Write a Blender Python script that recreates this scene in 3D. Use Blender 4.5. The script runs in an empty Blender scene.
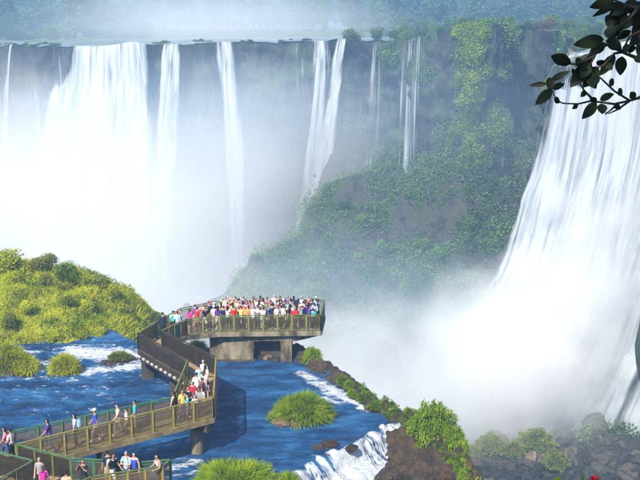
import bpy, bmesh, math, random
import numpy as np
from mathutils import Vector, Matrix

# ------------------------------------------------------------------ camera, world, sun, exposure
SC = bpy.context.scene
COL = SC.collection
R = math.radians
F, HY, CZ = 960.0, 20.0, 22.7               # focal length and horizon row for a 640x480 frame, eye height above the river
PITCH = math.atan((240 - HY) / F)
cam = bpy.data.cameras.new('camera'); cam_o = bpy.data.objects.new('camera', cam); COL.objects.link(cam_o)
cam.sensor_width = 36.0; cam.lens = 36.0 * F / 640.0
cam.clip_start = 0.1; cam.clip_end = 9000
cam_o.location = (0, 0, CZ); cam_o.rotation_euler = (math.pi / 2 - PITCH, 0, 0)
SC.camera = cam_o

SUN_DIR = Vector((-0.30, -0.64, 0.71)).normalized()     # towards the sun: high, behind the viewer's left shoulder
sun_el = math.asin(SUN_DIR.z); sun_az = math.atan2(SUN_DIR.x, SUN_DIR.y)
world = bpy.data.worlds.new('World'); SC.world = world; world.use_nodes = True
wn = world.node_tree.nodes; wl = world.node_tree.links
sky = wn.new('ShaderNodeTexSky'); sky.sky_type = 'NISHITA'; sky.sun_disc = False
sky.sun_elevation = sun_el; sky.sun_rotation = sun_az; sky.air_density = 1.0; sky.dust_density = 0.6; sky.ozone_density = 2.0
wl.new(sky.outputs[0], wn['Background'].inputs[0]); wn['Background'].inputs[1].default_value = 0.13
sun = bpy.data.lights.new('sun', 'SUN'); sun.energy = 5.0; sun.angle = R(0.53); sun.color = (1.0, 0.94, 0.82)
sun_o = bpy.data.objects.new('sun', sun); COL.objects.link(sun_o)
sun_o.rotation_euler = SUN_DIR.to_track_quat('Z', 'Y').to_euler()
sun_o.location = (-40, -30, 90)
SC.view_settings.view_transform = 'Standard'; SC.view_settings.look = 'None'
SC.view_settings.exposure = 0.78; SC.view_settings.gamma = 1.0; SC.view_settings.use_curve_mapping = False
cy = SC.cycles
cy.max_bounces = 12; cy.diffuse_bounces = 3; cy.glossy_bounces = 3; cy.transmission_bounces = 3
cy.volume_bounces = 8; cy.transparent_max_bounces = 14
cy.volume_step_rate = 1.0; cy.volume_max_steps = 128
cy.use_denoising = True
try: cy.denoiser = 'OPENIMAGEDENOISE'
except Exception: pass
cy.use_adaptive_sampling = True; cy.adaptive_threshold = 0.04
cy.caustics_reflective = False; cy.caustics_refractive = False
cy.sample_clamp_indirect = 6.0

random.seed(7); RNG = np.random.default_rng(7)

# ------------------------------------------------------------------ helpers
def W(px, py, z=None, D=None):
    """direction of a photo pixel carried to a height z or a distance D along the ground"""
    x = (px - 320) / F; v = (240 - py) / F
    dy = math.cos(PITCH) + v * math.sin(PITCH); dz = -math.sin(PITCH) + v * math.cos(PITCH)
    t = (z - CZ) / dz if z is not None else D / dy
    return (x * t, dy * t, CZ + dz * t)

_perm = np.random.default_rng(3).permutation(256); _perm = np.concatenate([_perm, _perm, _perm])
_grad = np.random.default_rng(4).normal(size=(256, 3)); _grad /= np.linalg.norm(_grad, axis=1)[:, None]
def perlin(p):
    p = np.asarray(p, float); i = np.floor(p).astype(int); f = p - i; i &= 255
    u = f * f * f * (f * (f * 6 - 15) + 10)
    out = 0
    for dx in (0, 1):
        for dy in (0, 1):
            for dz in (0, 1):
                h = _perm[_perm[_perm[i[:, 0] + dx] + i[:, 1] + dy] + i[:, 2] + dz]
                g = _grad[h]
                d = g[:, 0] * (f[:, 0] - dx) + g[:, 1] * (f[:, 1] - dy) + g[:, 2] * (f[:, 2] - dz)
                w = (u[:, 0] if dx else 1 - u[:, 0]) * (u[:, 1] if dy else 1 - u[:, 1]) * (u[:, 2] if dz else 1 - u[:, 2])
                out = out + w * d
    return out * 1.6
def fbm(p, oct=4, lac=2.03, gain=0.5):
    p = np.asarray(p, float); a = 1; s = 0
    for k in range(oct):
        s = s + a * perlin(p + 17.3 * k); p = p * lac; a *= gain
    return s
def ss(e0, e1, x):
    t = np.clip((x - e0) / (e1 - e0), 0, 1); return t * t * (3 - 2 * t)

def mesh_np(name, V, Fc, attrs=None, smooth=True, uv=None):
    """mesh from arrays: V (n,3), Fc (m,3|4); attrs: dict name -> (n,) point floats"""
    V = np.ascontiguousarray(V, np.float32); Fc = np.ascontiguousarray(Fc, np.int32)
    k = Fc.shape[1]; me = bpy.data.meshes.new(name)
    me.vertices.add(len(V)); me.vertices.foreach_set('co', V.ravel())
    me.loops.add(Fc.size); me.loops.foreach_set('vertex_index', Fc.ravel())
    me.polygons.add(len(Fc)); me.polygons.foreach_set('loop_start', np.arange(0, Fc.size, k, dtype=np.int32))
    me.polygons.foreach_set('loop_total', np.full(len(Fc), k, np.int32))
    if smooth: me.polygons.foreach_set('use_smooth', np.ones(len(Fc), bool))
    if uv is not None:
        l = me.uv_layers.new(name='UVMap'); l.data.foreach_set('uv', np.ascontiguousarray(uv[Fc.ravel()], np.float32).ravel())
    for an, av in (attrs or {}).items():
        at = me.attributes.new(an, 'FLOAT', 'POINT'); at.data.foreach_set('value', np.ascontiguousarray(av, np.float32))
    me.update(); me.validate()
    return me
def grid_faces(nu, nv, keep=None):
    i = np.arange(nu * nv).reshape(nu, nv)
    q = np.stack([i[:-1, :-1], i[1:, :-1], i[1:, 1:], i[:-1, 1:]], -1).reshape(-1, 4)
    return q if keep is None else q[keep.ravel()]
def obj(name, me, mat=None, parent=None, loc=None, rot=None):
    o = bpy.data.objects.new(name, me); COL.objects.link(o)
    if mat is not None and me is not None:
        if len(me.materials) == 0: me.materials.append(mat)
    if parent is not None: o.parent = parent
    if loc is not None: o.location = loc
    if rot is not None: o.rotation_euler = rot
    return o
def tag(o, label=None, cat=None, group=None, kind=None):
    if label: o['label'] = label
    if cat: o['category'] = cat
    if group: o['group'] = group
    if kind: o['kind'] = kind
    return o
def empty(name, loc=(0, 0, 0), rz=0):
    o = bpy.data.objects.new(name, None); COL.objects.link(o); o.location = loc; o.rotation_euler = (0, 0, rz); o.empty_display_size = 0.2
    return o
def copy_tree(o, parent=None):
    c = o.copy(); COL.objects.link(c); c.parent = parent
    for ch in list(o.children): copy_tree(ch, c)
    return c

class MB:
    """collects boxes, bars and tubes for one mesh"""
    def __init__(s): s.v = []; s.f = []
    def add(s, V, Fc):
        b = len(s.v); s.v += [tuple(p) for p in V]; s.f += [tuple(i + b for i in f) for f in Fc]
    def box(s, c, d, rz=0):
        x, y, z = d[0] / 2, d[1] / 2, d[2] / 2; ca, sa = math.cos(rz), math.sin(rz); V = []
        for dx, dy, dz in ((-x, -y, -z), (x, -y, -z), (x, y, -z), (-x, y, -z), (-x, -y, z), (x, -y, z), (x, y, z), (-x, y, z)):
            V.append((c[0] + dx * ca - dy * sa, c[1] + dx * sa + dy * ca, c[2] + dz))
        s.add(V, [(0, 3, 2, 1), (4, 5, 6, 7), (0, 1, 5, 4), (1, 2, 6, 5), (2, 3, 7, 6), (3, 0, 4, 7)])
    def bar(s, a, b, w, h):
        """box beam from a to b, w across, h tall"""
        a = Vector(a); b = Vector(b); d = (b - a).normalized()
        sd = d.cross(Vector((0, 0, 1)))
        if sd.length < 1e-4: sd = Vector((1, 0, 0))
        sd.normalize(); up = sd.cross(d)
        V = []
        for p in (a, b):
            for i, j in ((-1, -1), (1, -1), (1, 1), (-1, 1)): V.append(p + sd * (w / 2 * i) + up * (h / 2 * j))
        s.add(V, [(0, 3, 2, 1), (4, 5, 6, 7), (0, 1, 5, 4), (1, 2, 6, 5), (2, 3, 7, 6), (3, 0, 4, 7)])
    def tube(s, pts, rad, n=7):
        pts = [Vector(p) for p in pts]; V = []; Fc = []
        for i, p in enumerate(pts):
            d = (pts[min(i + 1, len(pts) - 1)] - pts[max(i - 1, 0)]).normalized()
            a = d.cross(Vector((0.31, 0.2, 0.93)))
            if a.length < 1e-3: a = d.cross(Vector((1, 0, 0)))
            a.normalize(); b = d.cross(a); r = rad[i] if hasattr(rad, '__len__') else rad
            for k in range(n):
                t = 2 * math.pi * k / n; V.append(p + a * (r * math.cos(t)) + b * (r * math.sin(t)))
        for i in range(len(pts) - 1):
            for k in range(n):
                Fc.append((i * n + k, i * n + (k + 1) % n, (i + 1) * n + (k + 1) % n, (i + 1) * n + k))
        Fc.append(tuple(range(n - 1, -1, -1))); Fc.append(tuple((len(pts) - 1) * n + k for k in range(n)))
        s.add(V, Fc)
    def prism(s, poly, z0, z1):
        n = len(poly); V = [(x, y, z0) for x, y in poly] + [(x, y, z1) for x, y in poly]
        s.add(V, [tuple(range(n - 1, -1, -1)), tuple(range(n, 2 * n))] + [(i, (i + 1) % n, n + (i + 1) % n, n + i) for i in range(n)])
    def mesh(s, name, smooth=False):
        me = bpy.data.meshes.new(name); me.from_pydata(s.v, [], s.f)
        if smooth: me.polygons.foreach_set('use_smooth', [True] * len(me.polygons))
        me.update(); return me
    def build(s, name, mat, parent=None, smooth=False, loc=None, rot=None):
        return obj(name, s.mesh(name, smooth), mat, parent, loc, rot)

# ------------------------------------------------------------------ materials
def newmat(name):
    m = bpy.data.materials.new(name); m.use_nodes = True; nt = m.node_tree
    return m, nt, nt.nodes, nt.links, nt.nodes['Principled BSDF']
def N(nt, typ, **kw):
    n = nt.nodes.new(typ)
    for k, v in kw.items():
        if k.startswith('i_'):
            key = k[2:]; key = int(key) if key.isdigit() else key.replace('_', ' ')
            n.inputs[key].default_value = v
        else: setattr(n, k, v)
    return n
def ramp(nt, fac, stops):
    r = nt.nodes.new('ShaderNodeValToRGB'); e = r.color_ramp.elements
    while len(e) < len(stops): e.new(0.5)
    for i, (p, c) in enumerate(stops): e[i].position = p; e[i].color = (*c, 1) if len(c) == 3 else c
    nt.links.new(fac, r.inputs[0]); return r
def rough_mat(name, stops, scale=1.0, detail=6, rough=0.85, bump=0.3, bscale=None, coord='Object', spec=0.3, stretch=(1, 1, 1), bdist=0.1):
    """mottled solid material: colour ramp over fractal noise plus bump"""
    m, nt, ns, ln, b = newmat(name)
    tc = N(nt, 'ShaderNodeTexCoord'); mp = N(nt, 'ShaderNodeMapping'); mp.inputs['Scale'].default_value = stretch
    ln.new(tc.outputs[coord], mp.inputs[0])
    n1 = N(nt, 'ShaderNodeTexNoise', i_Scale=scale, i_Detail=detail, i_Roughness=0.62); ln.new(mp.outputs[0], n1.inputs['Vector'])
    ln.new(ramp(nt, n1.outputs[0], stops).outputs[0], b.inputs['Base Color'])
    n2 = N(nt, 'ShaderNodeTexNoise', i_Scale=bscale or scale * 4, i_Detail=5.0, i_Roughness=0.6); ln.new(mp.outputs[0], n2.inputs['Vector'])
    bp = N(nt, 'ShaderNodeBump', i_Strength=bump, i_Distance=bdist); ln.new(n2.outputs[0], bp.inputs['Height']); ln.new(bp.outputs[0], b.inputs['Normal'])
    b.inputs['Roughness'].default_value = rough; b.inputs['Specular IOR Level'].default_value = spec
    return m
def leaf_mat(name, dark, mid, light, trans=0.35, rough=0.55, spec=0.35):
    """foliage: tint attribute picks the leaf colour; part of the light passes through the blade"""
    m, nt, ns, ln, b = newmat(name)
    at = N(nt, 'ShaderNodeAttribute', attribute_name='tint')
    rp = ramp(nt, at.outputs['Fac'], [(0.0, dark), (0.5, mid), (1.0, light)])
    oi = N(nt, 'ShaderNodeObjectInfo'); hs = N(nt, 'ShaderNodeHueSaturation')
    mr = N(nt, 'ShaderNodeMapRange', i_3=0.8, i_4=1.2); ln.new(oi.outputs['Random'], mr.inputs[0]); ln.new(mr.outputs[0], hs.inputs['Value'])
    ln.new(rp.outputs[0], hs.inputs['Color'])
    ln.new(hs.outputs[0], b.inputs['Base Color']); b.inputs['Roughness'].default_value = rough; b.inputs['Specular IOR Level'].default_value = spec
    tr = N(nt, 'ShaderNodeBsdfTranslucent'); ln.new(hs.outputs[0], tr.inputs[0])
    mx = N(nt, 'ShaderNodeMixShader', i_0=trans); ln.new(b.outputs[0], mx.inputs[1]); ln.new(tr.outputs[0], mx.inputs[2])
    ln.new(mx.outputs[0], ns['Material Output'].inputs[0])
    return m
def plain(name, col, rough=0.6, spec=0.4, metal=0.0, var=0.0):
    m, nt, ns, ln, b = newmat(name)
    b.inputs['Base Color'].default_value = (*col, 1); b.inputs['Roughness'].default_value = rough
    b.inputs['Specular IOR Level'].default_value = spec; b.inputs['Metallic'].default_value = metal
    if var:
        tc = N(nt, 'ShaderNodeTexCoord'); n1 = N(nt, 'ShaderNodeTexNoise', i_Scale=6.0, i_Detail=5.0); ln.new(tc.outputs['Object'], n1.inputs['Vector'])
        lo = tuple(c * (1 - var) for c in col); hi = tuple(min(1, c * (1 + var)) for c in col)
        ln.new(ramp(nt, n1.outputs[0], [(0.35, lo), (0.65, hi)]).outputs[0], b.inputs['Base Color'])
    return m
# ------------------------------------------------------------------ terrain materials
M = {}
M['bed'] = rough_mat('wet_riverbed_rock', [(0.2, (0.010, 0.006, 0.004)), (0.45, (0.04, 0.025, 0.013)), (0.62, (0.085, 0.052, 0.024)), (0.85, (0.04, 0.045, 0.014))], scale=1.8, rough=0.55, bump=1.0, bscale=4.0, spec=0.5, bdist=0.4)
M['earth'] = rough_mat('brown_earth_rock', [(0.25, (0.018, 0.010, 0.005)), (0.45, (0.075, 0.042, 0.018)), (0.65, (0.14, 0.082, 0.036)), (0.9, (0.05, 0.045, 0.014))], scale=1.6, rough=0.9, bump=1.0, bscale=4.0, bdist=0.35)
M['boulder'] = rough_mat('dark_basalt_boulder', [(0.25, (0.018, 0.014, 0.010)), (0.5, (0.055, 0.044, 0.033)), (0.62, (0.05, 0.058, 0.022)), (0.72, (0.10, 0.085, 0.065)), (0.88, (0.25, 0.23, 0.2))], scale=1.1, rough=0.75, bump=1.0, bscale=2.5, bdist=0.5)  # palest stop paints whitish wet highlights on the rock
M['warm_rock'] = rough_mat('warm_brown_rock', [(0.25, (0.06, 0.035, 0.025)), (0.5, (0.17, 0.11, 0.075)), (0.8, (0.30, 0.21, 0.15))], scale=2.0, rough=0.85, bump=0.8, bscale=7.0)

def vary(m):
    nt = m.node_tree; b = nt.nodes['Principled BSDF']; l = b.inputs['Base Color'].links[0]; src = l.from_socket
    oi = N(nt, 'ShaderNodeObjectInfo'); hs = N(nt, 'ShaderNodeHueSaturation'); mr = N(nt, 'ShaderNodeMapRange', i_3=0.45, i_4=1.9); nt.links.new(oi.outputs['Random'], mr.inputs[0]); nt.links.new(mr.outputs[0], hs.inputs['Value'])
    nt.links.new(src, hs.inputs['Color']); nt.links.new(hs.outputs[0], b.inputs['Base Color'])
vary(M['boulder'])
def cliff_material():
    m, nt, ns, ln, b = newmat('basalt_cliff')
    tc = N(nt, 'ShaderNodeTexCoord'); mp = N(nt, 'ShaderNodeMapping'); mp.inputs['Scale'].default_value = (1, 1, 0.28)
    ln.new(tc.outputs['Object'], mp.inputs[0])
    n1 = N(nt, 'ShaderNodeTexNoise', i_Scale=0.35, i_Detail=8.0, i_Roughness=0.65); ln.new(mp.outputs[0], n1.inputs['Vector'])
    rk = ramp(nt, n1.outputs[0], [(0.3, (0.004, 0.004, 0.004)), (0.45, (0.014, 0.014, 0.013)), (0.58, (0.034, 0.033, 0.029)), (0.75, (0.08, 0.076, 0.064))])
    n3 = N(nt, 'ShaderNodeTexNoise', i_Scale=0.13, i_Detail=7.0, i_Roughness=0.6); ln.new(tc.outputs['Object'], n3.inputs['Vector'])
    gm = ramp(nt, n3.outputs[0], [(0.5, (0, 0, 0)), (0.6, (1, 1, 1))])
    mx = N(nt, 'ShaderNodeMix', data_type='RGBA'); ln.new(gm.outputs[0], mx.inputs[0]); ln.new(rk.outputs[0], mx.inputs[6]); mx.inputs[7].default_value = (0.035, 0.06, 0.014, 1)
    ln.new(mx.outputs[2], b.inputs['Base Color'])
    n2 = N(nt, 'ShaderNodeTexNoise', i_Scale=1.1, i_Detail=6.0); ln.new(mp.outputs[0], n2.inputs['Vector'])
    bp = N(nt, 'ShaderNodeBump', i_Strength=1.0, i_Distance=1.2); ln.new(n2.outputs[0], bp.inputs['Height']); ln.new(bp.outputs[0], b.inputs['Normal'])
    b.inputs['Roughness'].default_value = 0.7; b.inputs['Specular IOR Level'].default_value = 0.4
    return m
M['cliff'] = cliff_material()
M['plateau'] = rough_mat('plateau_scrub_ground', [(0.3, (0.03, 0.05, 0.012)), (0.5, (0.07, 0.10, 0.025)), (0.65, (0.13, 0.10, 0.055)), (0.8, (0.09, 0.12, 0.03))], scale=0.08, rough=0.95, bump=0.6, bscale=0.8)
M['talus'] = rough_mat('talus_rock_and_moss', [(0.3, (0.025, 0.022, 0.018)), (0.48, (0.075, 0.068, 0.055)), (0.58, (0.05, 0.07, 0.02)), (0.8, (0.075, 0.115, 0.03))], scale=0.3, rough=0.9, bump=1.0, bscale=1.2, bdist=1.2)
M['hill'] = rough_mat('island_grass_ground', [(0.3, (0.09, 0.11, 0.012)), (0.5, (0.19, 0.21, 0.02)), (0.7, (0.27, 0.25, 0.035))], scale=0.7, rough=0.95, bump=0.6)

def river_material():
    """blue river: glossy dark water, with white broken foam where the foam attribute says the water is torn"""
    m, nt, ns, ln, b = newmat('river_water')
    tc = N(nt, 'ShaderNodeTexCoord'); at = N(nt, 'ShaderNodeAttribute', attribute_name='foam'); fl = N(nt, 'ShaderNodeAttribute', attribute_name='flow', attribute_type='GEOMETRY')
    mp = N(nt, 'ShaderNodeMapping'); mp.inputs['Scale'].default_value = (0.55, 1.5, 1.0); ln.new(tc.outputs['Object'], mp.inputs[0])
    n1 = N(nt, 'ShaderNodeTexNoise', i_Scale=2.6, i_Detail=10.0, i_Roughness=0.72, i_Distortion=0.6); ln.new(mp.outputs[0], n1.inputs['Vector'])
    n1f = N(nt, 'ShaderNodeTexNoise', i_Scale=5.5, i_Detail=6.0, i_Roughness=0.7, i_Distortion=0.4); ln.new(fl.outputs['Vector'], n1f.inputs['Vector'])
    cs = N(nt, 'ShaderNodeAttribute', attribute_name='casc'); mixn = N(nt, 'ShaderNodeMix', data_type='FLOAT'); ln.new(cs.outputs['Fac'], mixn.inputs[0]); ln.new(n1.outputs[0], mixn.inputs[2]); ln.new(n1f.outputs[0], mixn.inputs[3])
    a1 = N(nt, 'ShaderNodeMath', operation='MULTIPLY_ADD', i_1=1.35); ln.new(at.outputs['Fac'], a1.inputs[0])
    s1 = N(nt, 'ShaderNodeMath', operation='MULTIPLY_ADD', i_1=3.4, i_2=-2.35); ln.new(mixn.outputs[0], s1.inputs[0]); ln.new(s1.outputs[0], a1.inputs[2])
    cl = N(nt, 'ShaderNodeMapRange', i_1=0.0, i_2=0.45, i_3=0.0, i_4=1.0); ln.new(a1.outputs[0], cl.inputs[0])
    n3 = N(nt, 'ShaderNodeTexNoise', i_Scale=0.55, i_Detail=9.0, i_Roughness=0.66, i_Distortion=0.4); ln.new(mp.outputs[0], n3.inputs['Vector'])
    wc = ramp(nt, n3.outputs[0], [(0.3, (0.004, 0.018, 0.045)), (0.48, (0.012, 0.07, 0.20)), (0.66, (0.045, 0.19, 0.42))])
    mx = N(nt, 'ShaderNodeMix', data_type='RGBA'); ln.new(cl.outputs[0], mx.inputs[0]); ln.new(wc.outputs[0], mx.inputs[6]); mx.inputs[7].default_value = (0.72, 0.76, 0.80, 1)
    ln.new(mx.outputs[2], b.inputs['Base Color'])
    rg = N(nt, 'ShaderNodeMapRange', i_3=0.12, i_4=0.8); ln.new(cl.outputs[0], rg.inputs[0]); ln.new(rg.outputs[0], b.inputs['Roughness'])
    b.inputs['IOR'].default_value = 1.33
    n2 = N(nt, 'ShaderNodeTexNoise', i_Scale=3.0, i_Detail=8.0, i_Roughness=0.7, i_Distortion=0.3); ln.new(mp.outputs[0], n2.inputs['Vector'])
    bp = N(nt, 'ShaderNodeBump', i_Strength=1.0, i_Distance=0.38); ln.new(n2.outputs[0], bp.inputs['Height']); ln.new(bp.outputs[0], b.inputs['Normal'])
    return m
M['river'] = river_material()

def fall_material(name, coverage, su=0.9, sv=0.055, seed=0.0, col=(0.54, 0.575, 0.61)):
    """falling water: white aerated strands, see-through between them"""
    m, nt, ns, ln, b = newmat(name)
    ns.remove(b)
    uv = N(nt, 'ShaderNodeUVMap', uv_map='UVMap'); mp = N(nt, 'ShaderNodeMapping'); mp.inputs['Scale'].default_value = (su, sv, 1); mp.inputs['Location'].default_value = (seed, seed * 0.7, seed)
    ln.new(uv.outputs[0], mp.inputs[0])
    n1 = N(nt, 'ShaderNodeTexNoise', i_Scale=1.0, i_Detail=7.0, i_Roughness=0.62, i_Distortion=0.35); ln.new(mp.outputs[0], n1.inputs['Vector'])
    at = N(nt, 'ShaderNodeAttribute', attribute_name='cover')
    a1 = N(nt, 'ShaderNodeMath', operation='ADD'); ln.new(n1.outputs[0], a1.inputs[0]); ln.new(at.outputs['Fac'], a1.inputs[1])
    mr = N(nt, 'ShaderNodeMapRange', i_1=1.0 - coverage, i_2=1.24 - coverage); mr.interpolation_type = 'SMOOTHSTEP'; ln.new(a1.outputs[0], mr.inputs[0])
    d = N(nt, 'ShaderNodeBsdfDiffuse'); d.inputs[0].default_value = (*col, 1)
    tl = N(nt, 'ShaderNodeBsdfTranslucent'); tl.inputs[0].default_value = (*col, 1)
    ms = N(nt, 'ShaderNodeMixShader', i_0=0.3); ln.new(d.outputs[0], ms.inputs[1]); ln.new(tl.outputs[0], ms.inputs[2])
    n2 = N(nt, 'ShaderNodeTexNoise', i_Scale=2.4, i_Detail=6.0); ln.new(mp.outputs[0], n2.inputs['Vector'])
    bp = N(nt, 'ShaderNodeBump', i_Strength=1.0, i_Distance=0.5); ln.new(n2.outputs[0], bp.inputs['Height']); ln.new(bp.outputs[0], d.inputs['Normal'])
    tp = N(nt, 'ShaderNodeBsdfTransparent')
    mx = N(nt, 'ShaderNodeMixShader'); ln.new(mr.outputs[0], mx.inputs[0]); ln.new(tp.outputs[0], mx.inputs[1]); ln.new(ms.outputs[0], mx.inputs[2])
    ln.new(mx.outputs[0], ns['Material Output'].inputs[0])
    return m

# ------------------------------------------------------------------ the rock shelf that carries the river and the walkway
EDGE = np.array([(-120, 96), (-80, 92), (-45, 84), (-30, 80), (-20, 76), (-15.5, 69.5), (-12.5, 65.6), (-9, 65.0), (-4, 65.8), (-0.8, 64), (0.8, 61.2), (2.2, 58.3), (3.6, 55), (5.0, 52.8), (7.0, 50.6),
                 (8.6, 46.5), (9.8, 42), (10.5, 36), (13, 28), (25, 20), (60, 5), (90, -60), (-120, -60)], float)
def seg_dist(x, y, a, b):
    d = b - a; t = np.clip(((x - a[0]) * d[0] + (y - a[1]) * d[1]) / (d @ d), 0, 1)
    return np.hypot(x - a[0] - t * d[0], y - a[1] - t * d[1]), t
def signed_dist(x, y, P):
    dist = np.full(x.shape, 1e9); ins = np.zeros(x.shape, bool)
    for i in range(len(P)):
        a, b = P[i], P[(i + 1) % len(P)]
        dist = np.minimum(dist, seg_dist(x, y, a, b)[0])
        c = ((a[1] > y) != (b[1] > y)) & (x < (b[0] - a[0]) * (y - a[1]) / (b[1] - a[1] + 1e-12) + a[0]); ins ^= c
    return np.where(ins, -dist, dist)
E1, E2 = np.array((4.5, 52.1)), np.array((-2.1, 44.8))
DL = (E2 - E1) / np.linalg.norm(E2 - E1); NR = np.array((-DL[1], DL[0]))
RIDGE = np.array([(5.3, 52.7), (7.0, 50.4), (8.2, 47.5), (9.0, 43.5), (9.8, 37)]); RIDGE_Z = [0.45, 0.35, -0.3, -1.5, -3.5]
def cascade(x, y):
    """t: metres past the lip of the near cascade; z of its rock face"""
    wob = 0.5 * perlin(np.stack([x * 0.6, y * 0.6, x * 0], -1)) + 0.25 * perlin(np.stack([x * 1.7, y * 1.7, x * 0 + 4], -1))
    t = (x - E1[0]) * NR[0] + (y - E1[1]) * NR[1] + wob
    q = (x - E1[0]) * DL[0] + (y - E1[1]) * DL[1]
    tt = np.maximum(t, 0)
    z = -(0.35 * tt + 0.75 * ss(0.2, 1.3, tt) + 1.3 * ss(1.6, 3.2, tt) + 3.0 * ss(3.5, 7.0, tt)) * ss(-1.2, 0.8, q)
    return t, q, z
def ridge(x, y):
    best = np.full(x.shape, -1e9)
    for i in range(len(RIDGE) - 1):
        d, t = seg_dist(x, y, RIDGE[i], RIDGE[i + 1])
        best = np.maximum(best, RIDGE_Z[i] + (RIDGE_Z[i + 1] - RIDGE_Z[i]) * t - 1.25 * d - 0.3 * d * d)
    return best
ROCKS = []       # emergent rocks of the bed: x, y, radius, top height
def bed(x, y, rough=True):
    sd = signed_dist(x, y, EDGE)
    p = np.stack([x, y, x * 0], -1)
    nz = fbm(p * 0.55, 5)
    z = -0.55 + 0.32 * nz
    t, q, zc = cascade(x, y)
    z = z + np.where(t > -1, zc, 0) + 0.18 * ss(-1.5, -0.2, t) * ss(6, 0, t) * ss(-1.5, 0.3, q)
    rug = 0.30 * (np.abs(fbm(p * 1.3 + 21, 4)) - 0.25) + 0.10 * perlin(p * 3.1)
    z = np.maximum(z, ridge(x, y) + 0.35 * fbm(p * 1.1 + 9, 5) - rug)
    # rim rocks along the drop at the back right
    for i in range(8, 14):
        d, tt = seg_dist(x, y, EDGE[i] + np.array((-0.55, -0.3)), EDGE[i + 1] + np.array((-0.55, -0.3)))
        z = np.maximum(z, 0.42 - 0.55 * d + 0.45 * fbm(p * 0.9 + 3, 5) - rug)
    for rx, ry, rr, rh in ROCKS:
        d = np.hypot(x - rx, (y - ry) * 1.25) / rr
        z = np.maximum(z, rh - (rh + 0.7) * d ** 1.7 + 0.18 * fbm(p * 1.8 + rx, 3))
    hb = 21.0 * (1 - ss(-1.0, 19.0, y + 0.2 * np.abs(x) + 1.2 * nz)) ; z = np.maximum(z, np.where(hb > 0.05, hb - 0.5, -99))
    lb = ss(-24, -46, x + 0.15 * (y - 40)) * ss(60, 40, y); z = z + lb * 5.0        # wooded bank out to the left
    drop = ss(0.0, 1.0, sd / 6.0) * (37 + 3 * nz) + 1.2 * np.maximum(sd, 0) ** 0.5 * 0.3
    return np.where(sd > 0, z - drop, z)
ROCKS += [(*W(285, 423, 0)[:2], 1.0, 0.38), (*W(300, 418, 0)[:2], 1.5, 0.30), (*W(62, 372, 0)[:2], 1.6, 0.3), (*W(18, 370, 0)[:2], 2.2, 0.4), (*W(118, 362, 0)[:2], 1.1, 0.45),
          (*W(131, 362, 0)[:2], 0.55, 0.4), (*W(110, 364, 0)[:2], 0.5, 0.25), (*W(95, 391, 0)[:2], 0.9, 0.08), (*W(318, 448, 0)[:2], 0.8, 0.28),
          (*W(268, 360, 0)[:2], 1.0, 0.25), (*W(240, 361, 0)[:2], 1.2, 0.12), (*W(215, 360, 0)[:2], 1.0, 0.15), (*W(300, 362, 0)[:2], 1.0, 0.2), (*W(290, 480, 0)[:2], 0.7, 0.2)]
def axis(*segs):
    """grid lines: (start, stop, step) runs joined end to end"""
    return np.concatenate([np.arange(a, b, s) for a, b, s in segs])
gx = axis((-118, -40, 3.0), (-40, -26, 0.7), (-26, 11, 0.16), (11, 30, 0.8), (30, 90, 4.0)); gy = axis((-58, 30, 2.0), (30, 38, 0.7), (38, 67, 0.16), (67, 96, 0.7))
X, Y = np.meshgrid(gx, gy, indexing='ij'); Z = bed(X.ravel(), Y.ravel())
me = mesh_np('riverbed', np.stack([X.ravel(), Y.ravel(), Z], -1), grid_faces(len(gx), len(gy)))
tag(obj('riverbed', me, M['bed']), 'brown rock shelf under the river, breaking off into the gorge', None, None, 'structure')

# ------------------------------------------------------------------ river on the shelf
FOAM = [(( 300, 373), (322, 384), 0.55, 0.85), ((318, 382), (345, 398), 0.75, 0.85), ((340, 396), (370, 409), 0.55, 1.0), ((322, 398), (338, 404), 0.35, 0.8), ((310, 378), (330, 396), 0.3, 0.8),
        ((45, 366), (75, 380), 0.5, 0.55), ((78, 352), (140, 358), 1.7, 1.0), ((85, 372), (145, 366), 0.9, 0.9), ((30, 360), (50, 364), 0.6, 0.7), ((20, 378), (60, 376), 0.3, 0.6), ((25, 351), (60, 353), 0.6, 0.6), ((50, 384), (110, 376), 0.35, 0.45),
        ((172, 468), (196, 462), 0.5, 0.7), ((170, 478), (205, 470), 0.4, 0.6), ((176, 458), (196, 460), 0.25, 0.55), ((20, 412), (60, 404), 0.6, 0.30), ((60, 396), (130, 402), 0.4, 0.32), ((150, 395), (185, 400), 0.5, 0.35), ((0, 390), (40, 392), 0.7, 0.3),
        ((90, 410), (125, 398), 0.4, 0.35), ((145, 378), (180, 392), 0.4, 0.4), ((230, 395), (270, 400), 0.2, 0.2), ((225, 425), (262, 418), 0.2, 0.22)]
gx = axis((-60, -27, 0.6), (-27, 9.5, 0.12)); gy = axis((34, 38, 0.4), (38, 67, 0.12), (67, 84, 0.6))
X, Y = np.meshgrid(gx, gy, indexing='ij'); x = X.ravel(); y = Y.ravel(); p = np.stack([x, y, x * 0], -1)
sd = signed_dist(x, y, EDGE); t, q, zc = cascade(x, y)
wv = fbm(np.stack([x * 0.55, y * 1.15, x * 0], -1), 5, gain=0.55)
rg_ = 1 - np.abs(fbm(np.stack([x * 0.8 + 5, y * 1.9, x * 0 + 2], -1), 4))
left = ss(-6, -12, x) ; amp = 0.07 + 0.07 * left
zw = amp * wv + amp * 0.9 * (rg_ - 0.6)
fm = np.zeros(x.shape)
for a, b, w, s in FOAM:
    A = np.array(W(*a, 0)[:2]); B = np.array(W(*b, 0)[:2]); d, _ = seg_dist(x, y, A, B)
    fm = np.maximum(fm, s * np.exp(-(d / w) ** 2))
fm = np.maximum(fm, left * 0.34 * ss(0.72, 1.0, rg_) + 0.10 * ss(0.9, 1.0, rg_))
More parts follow.
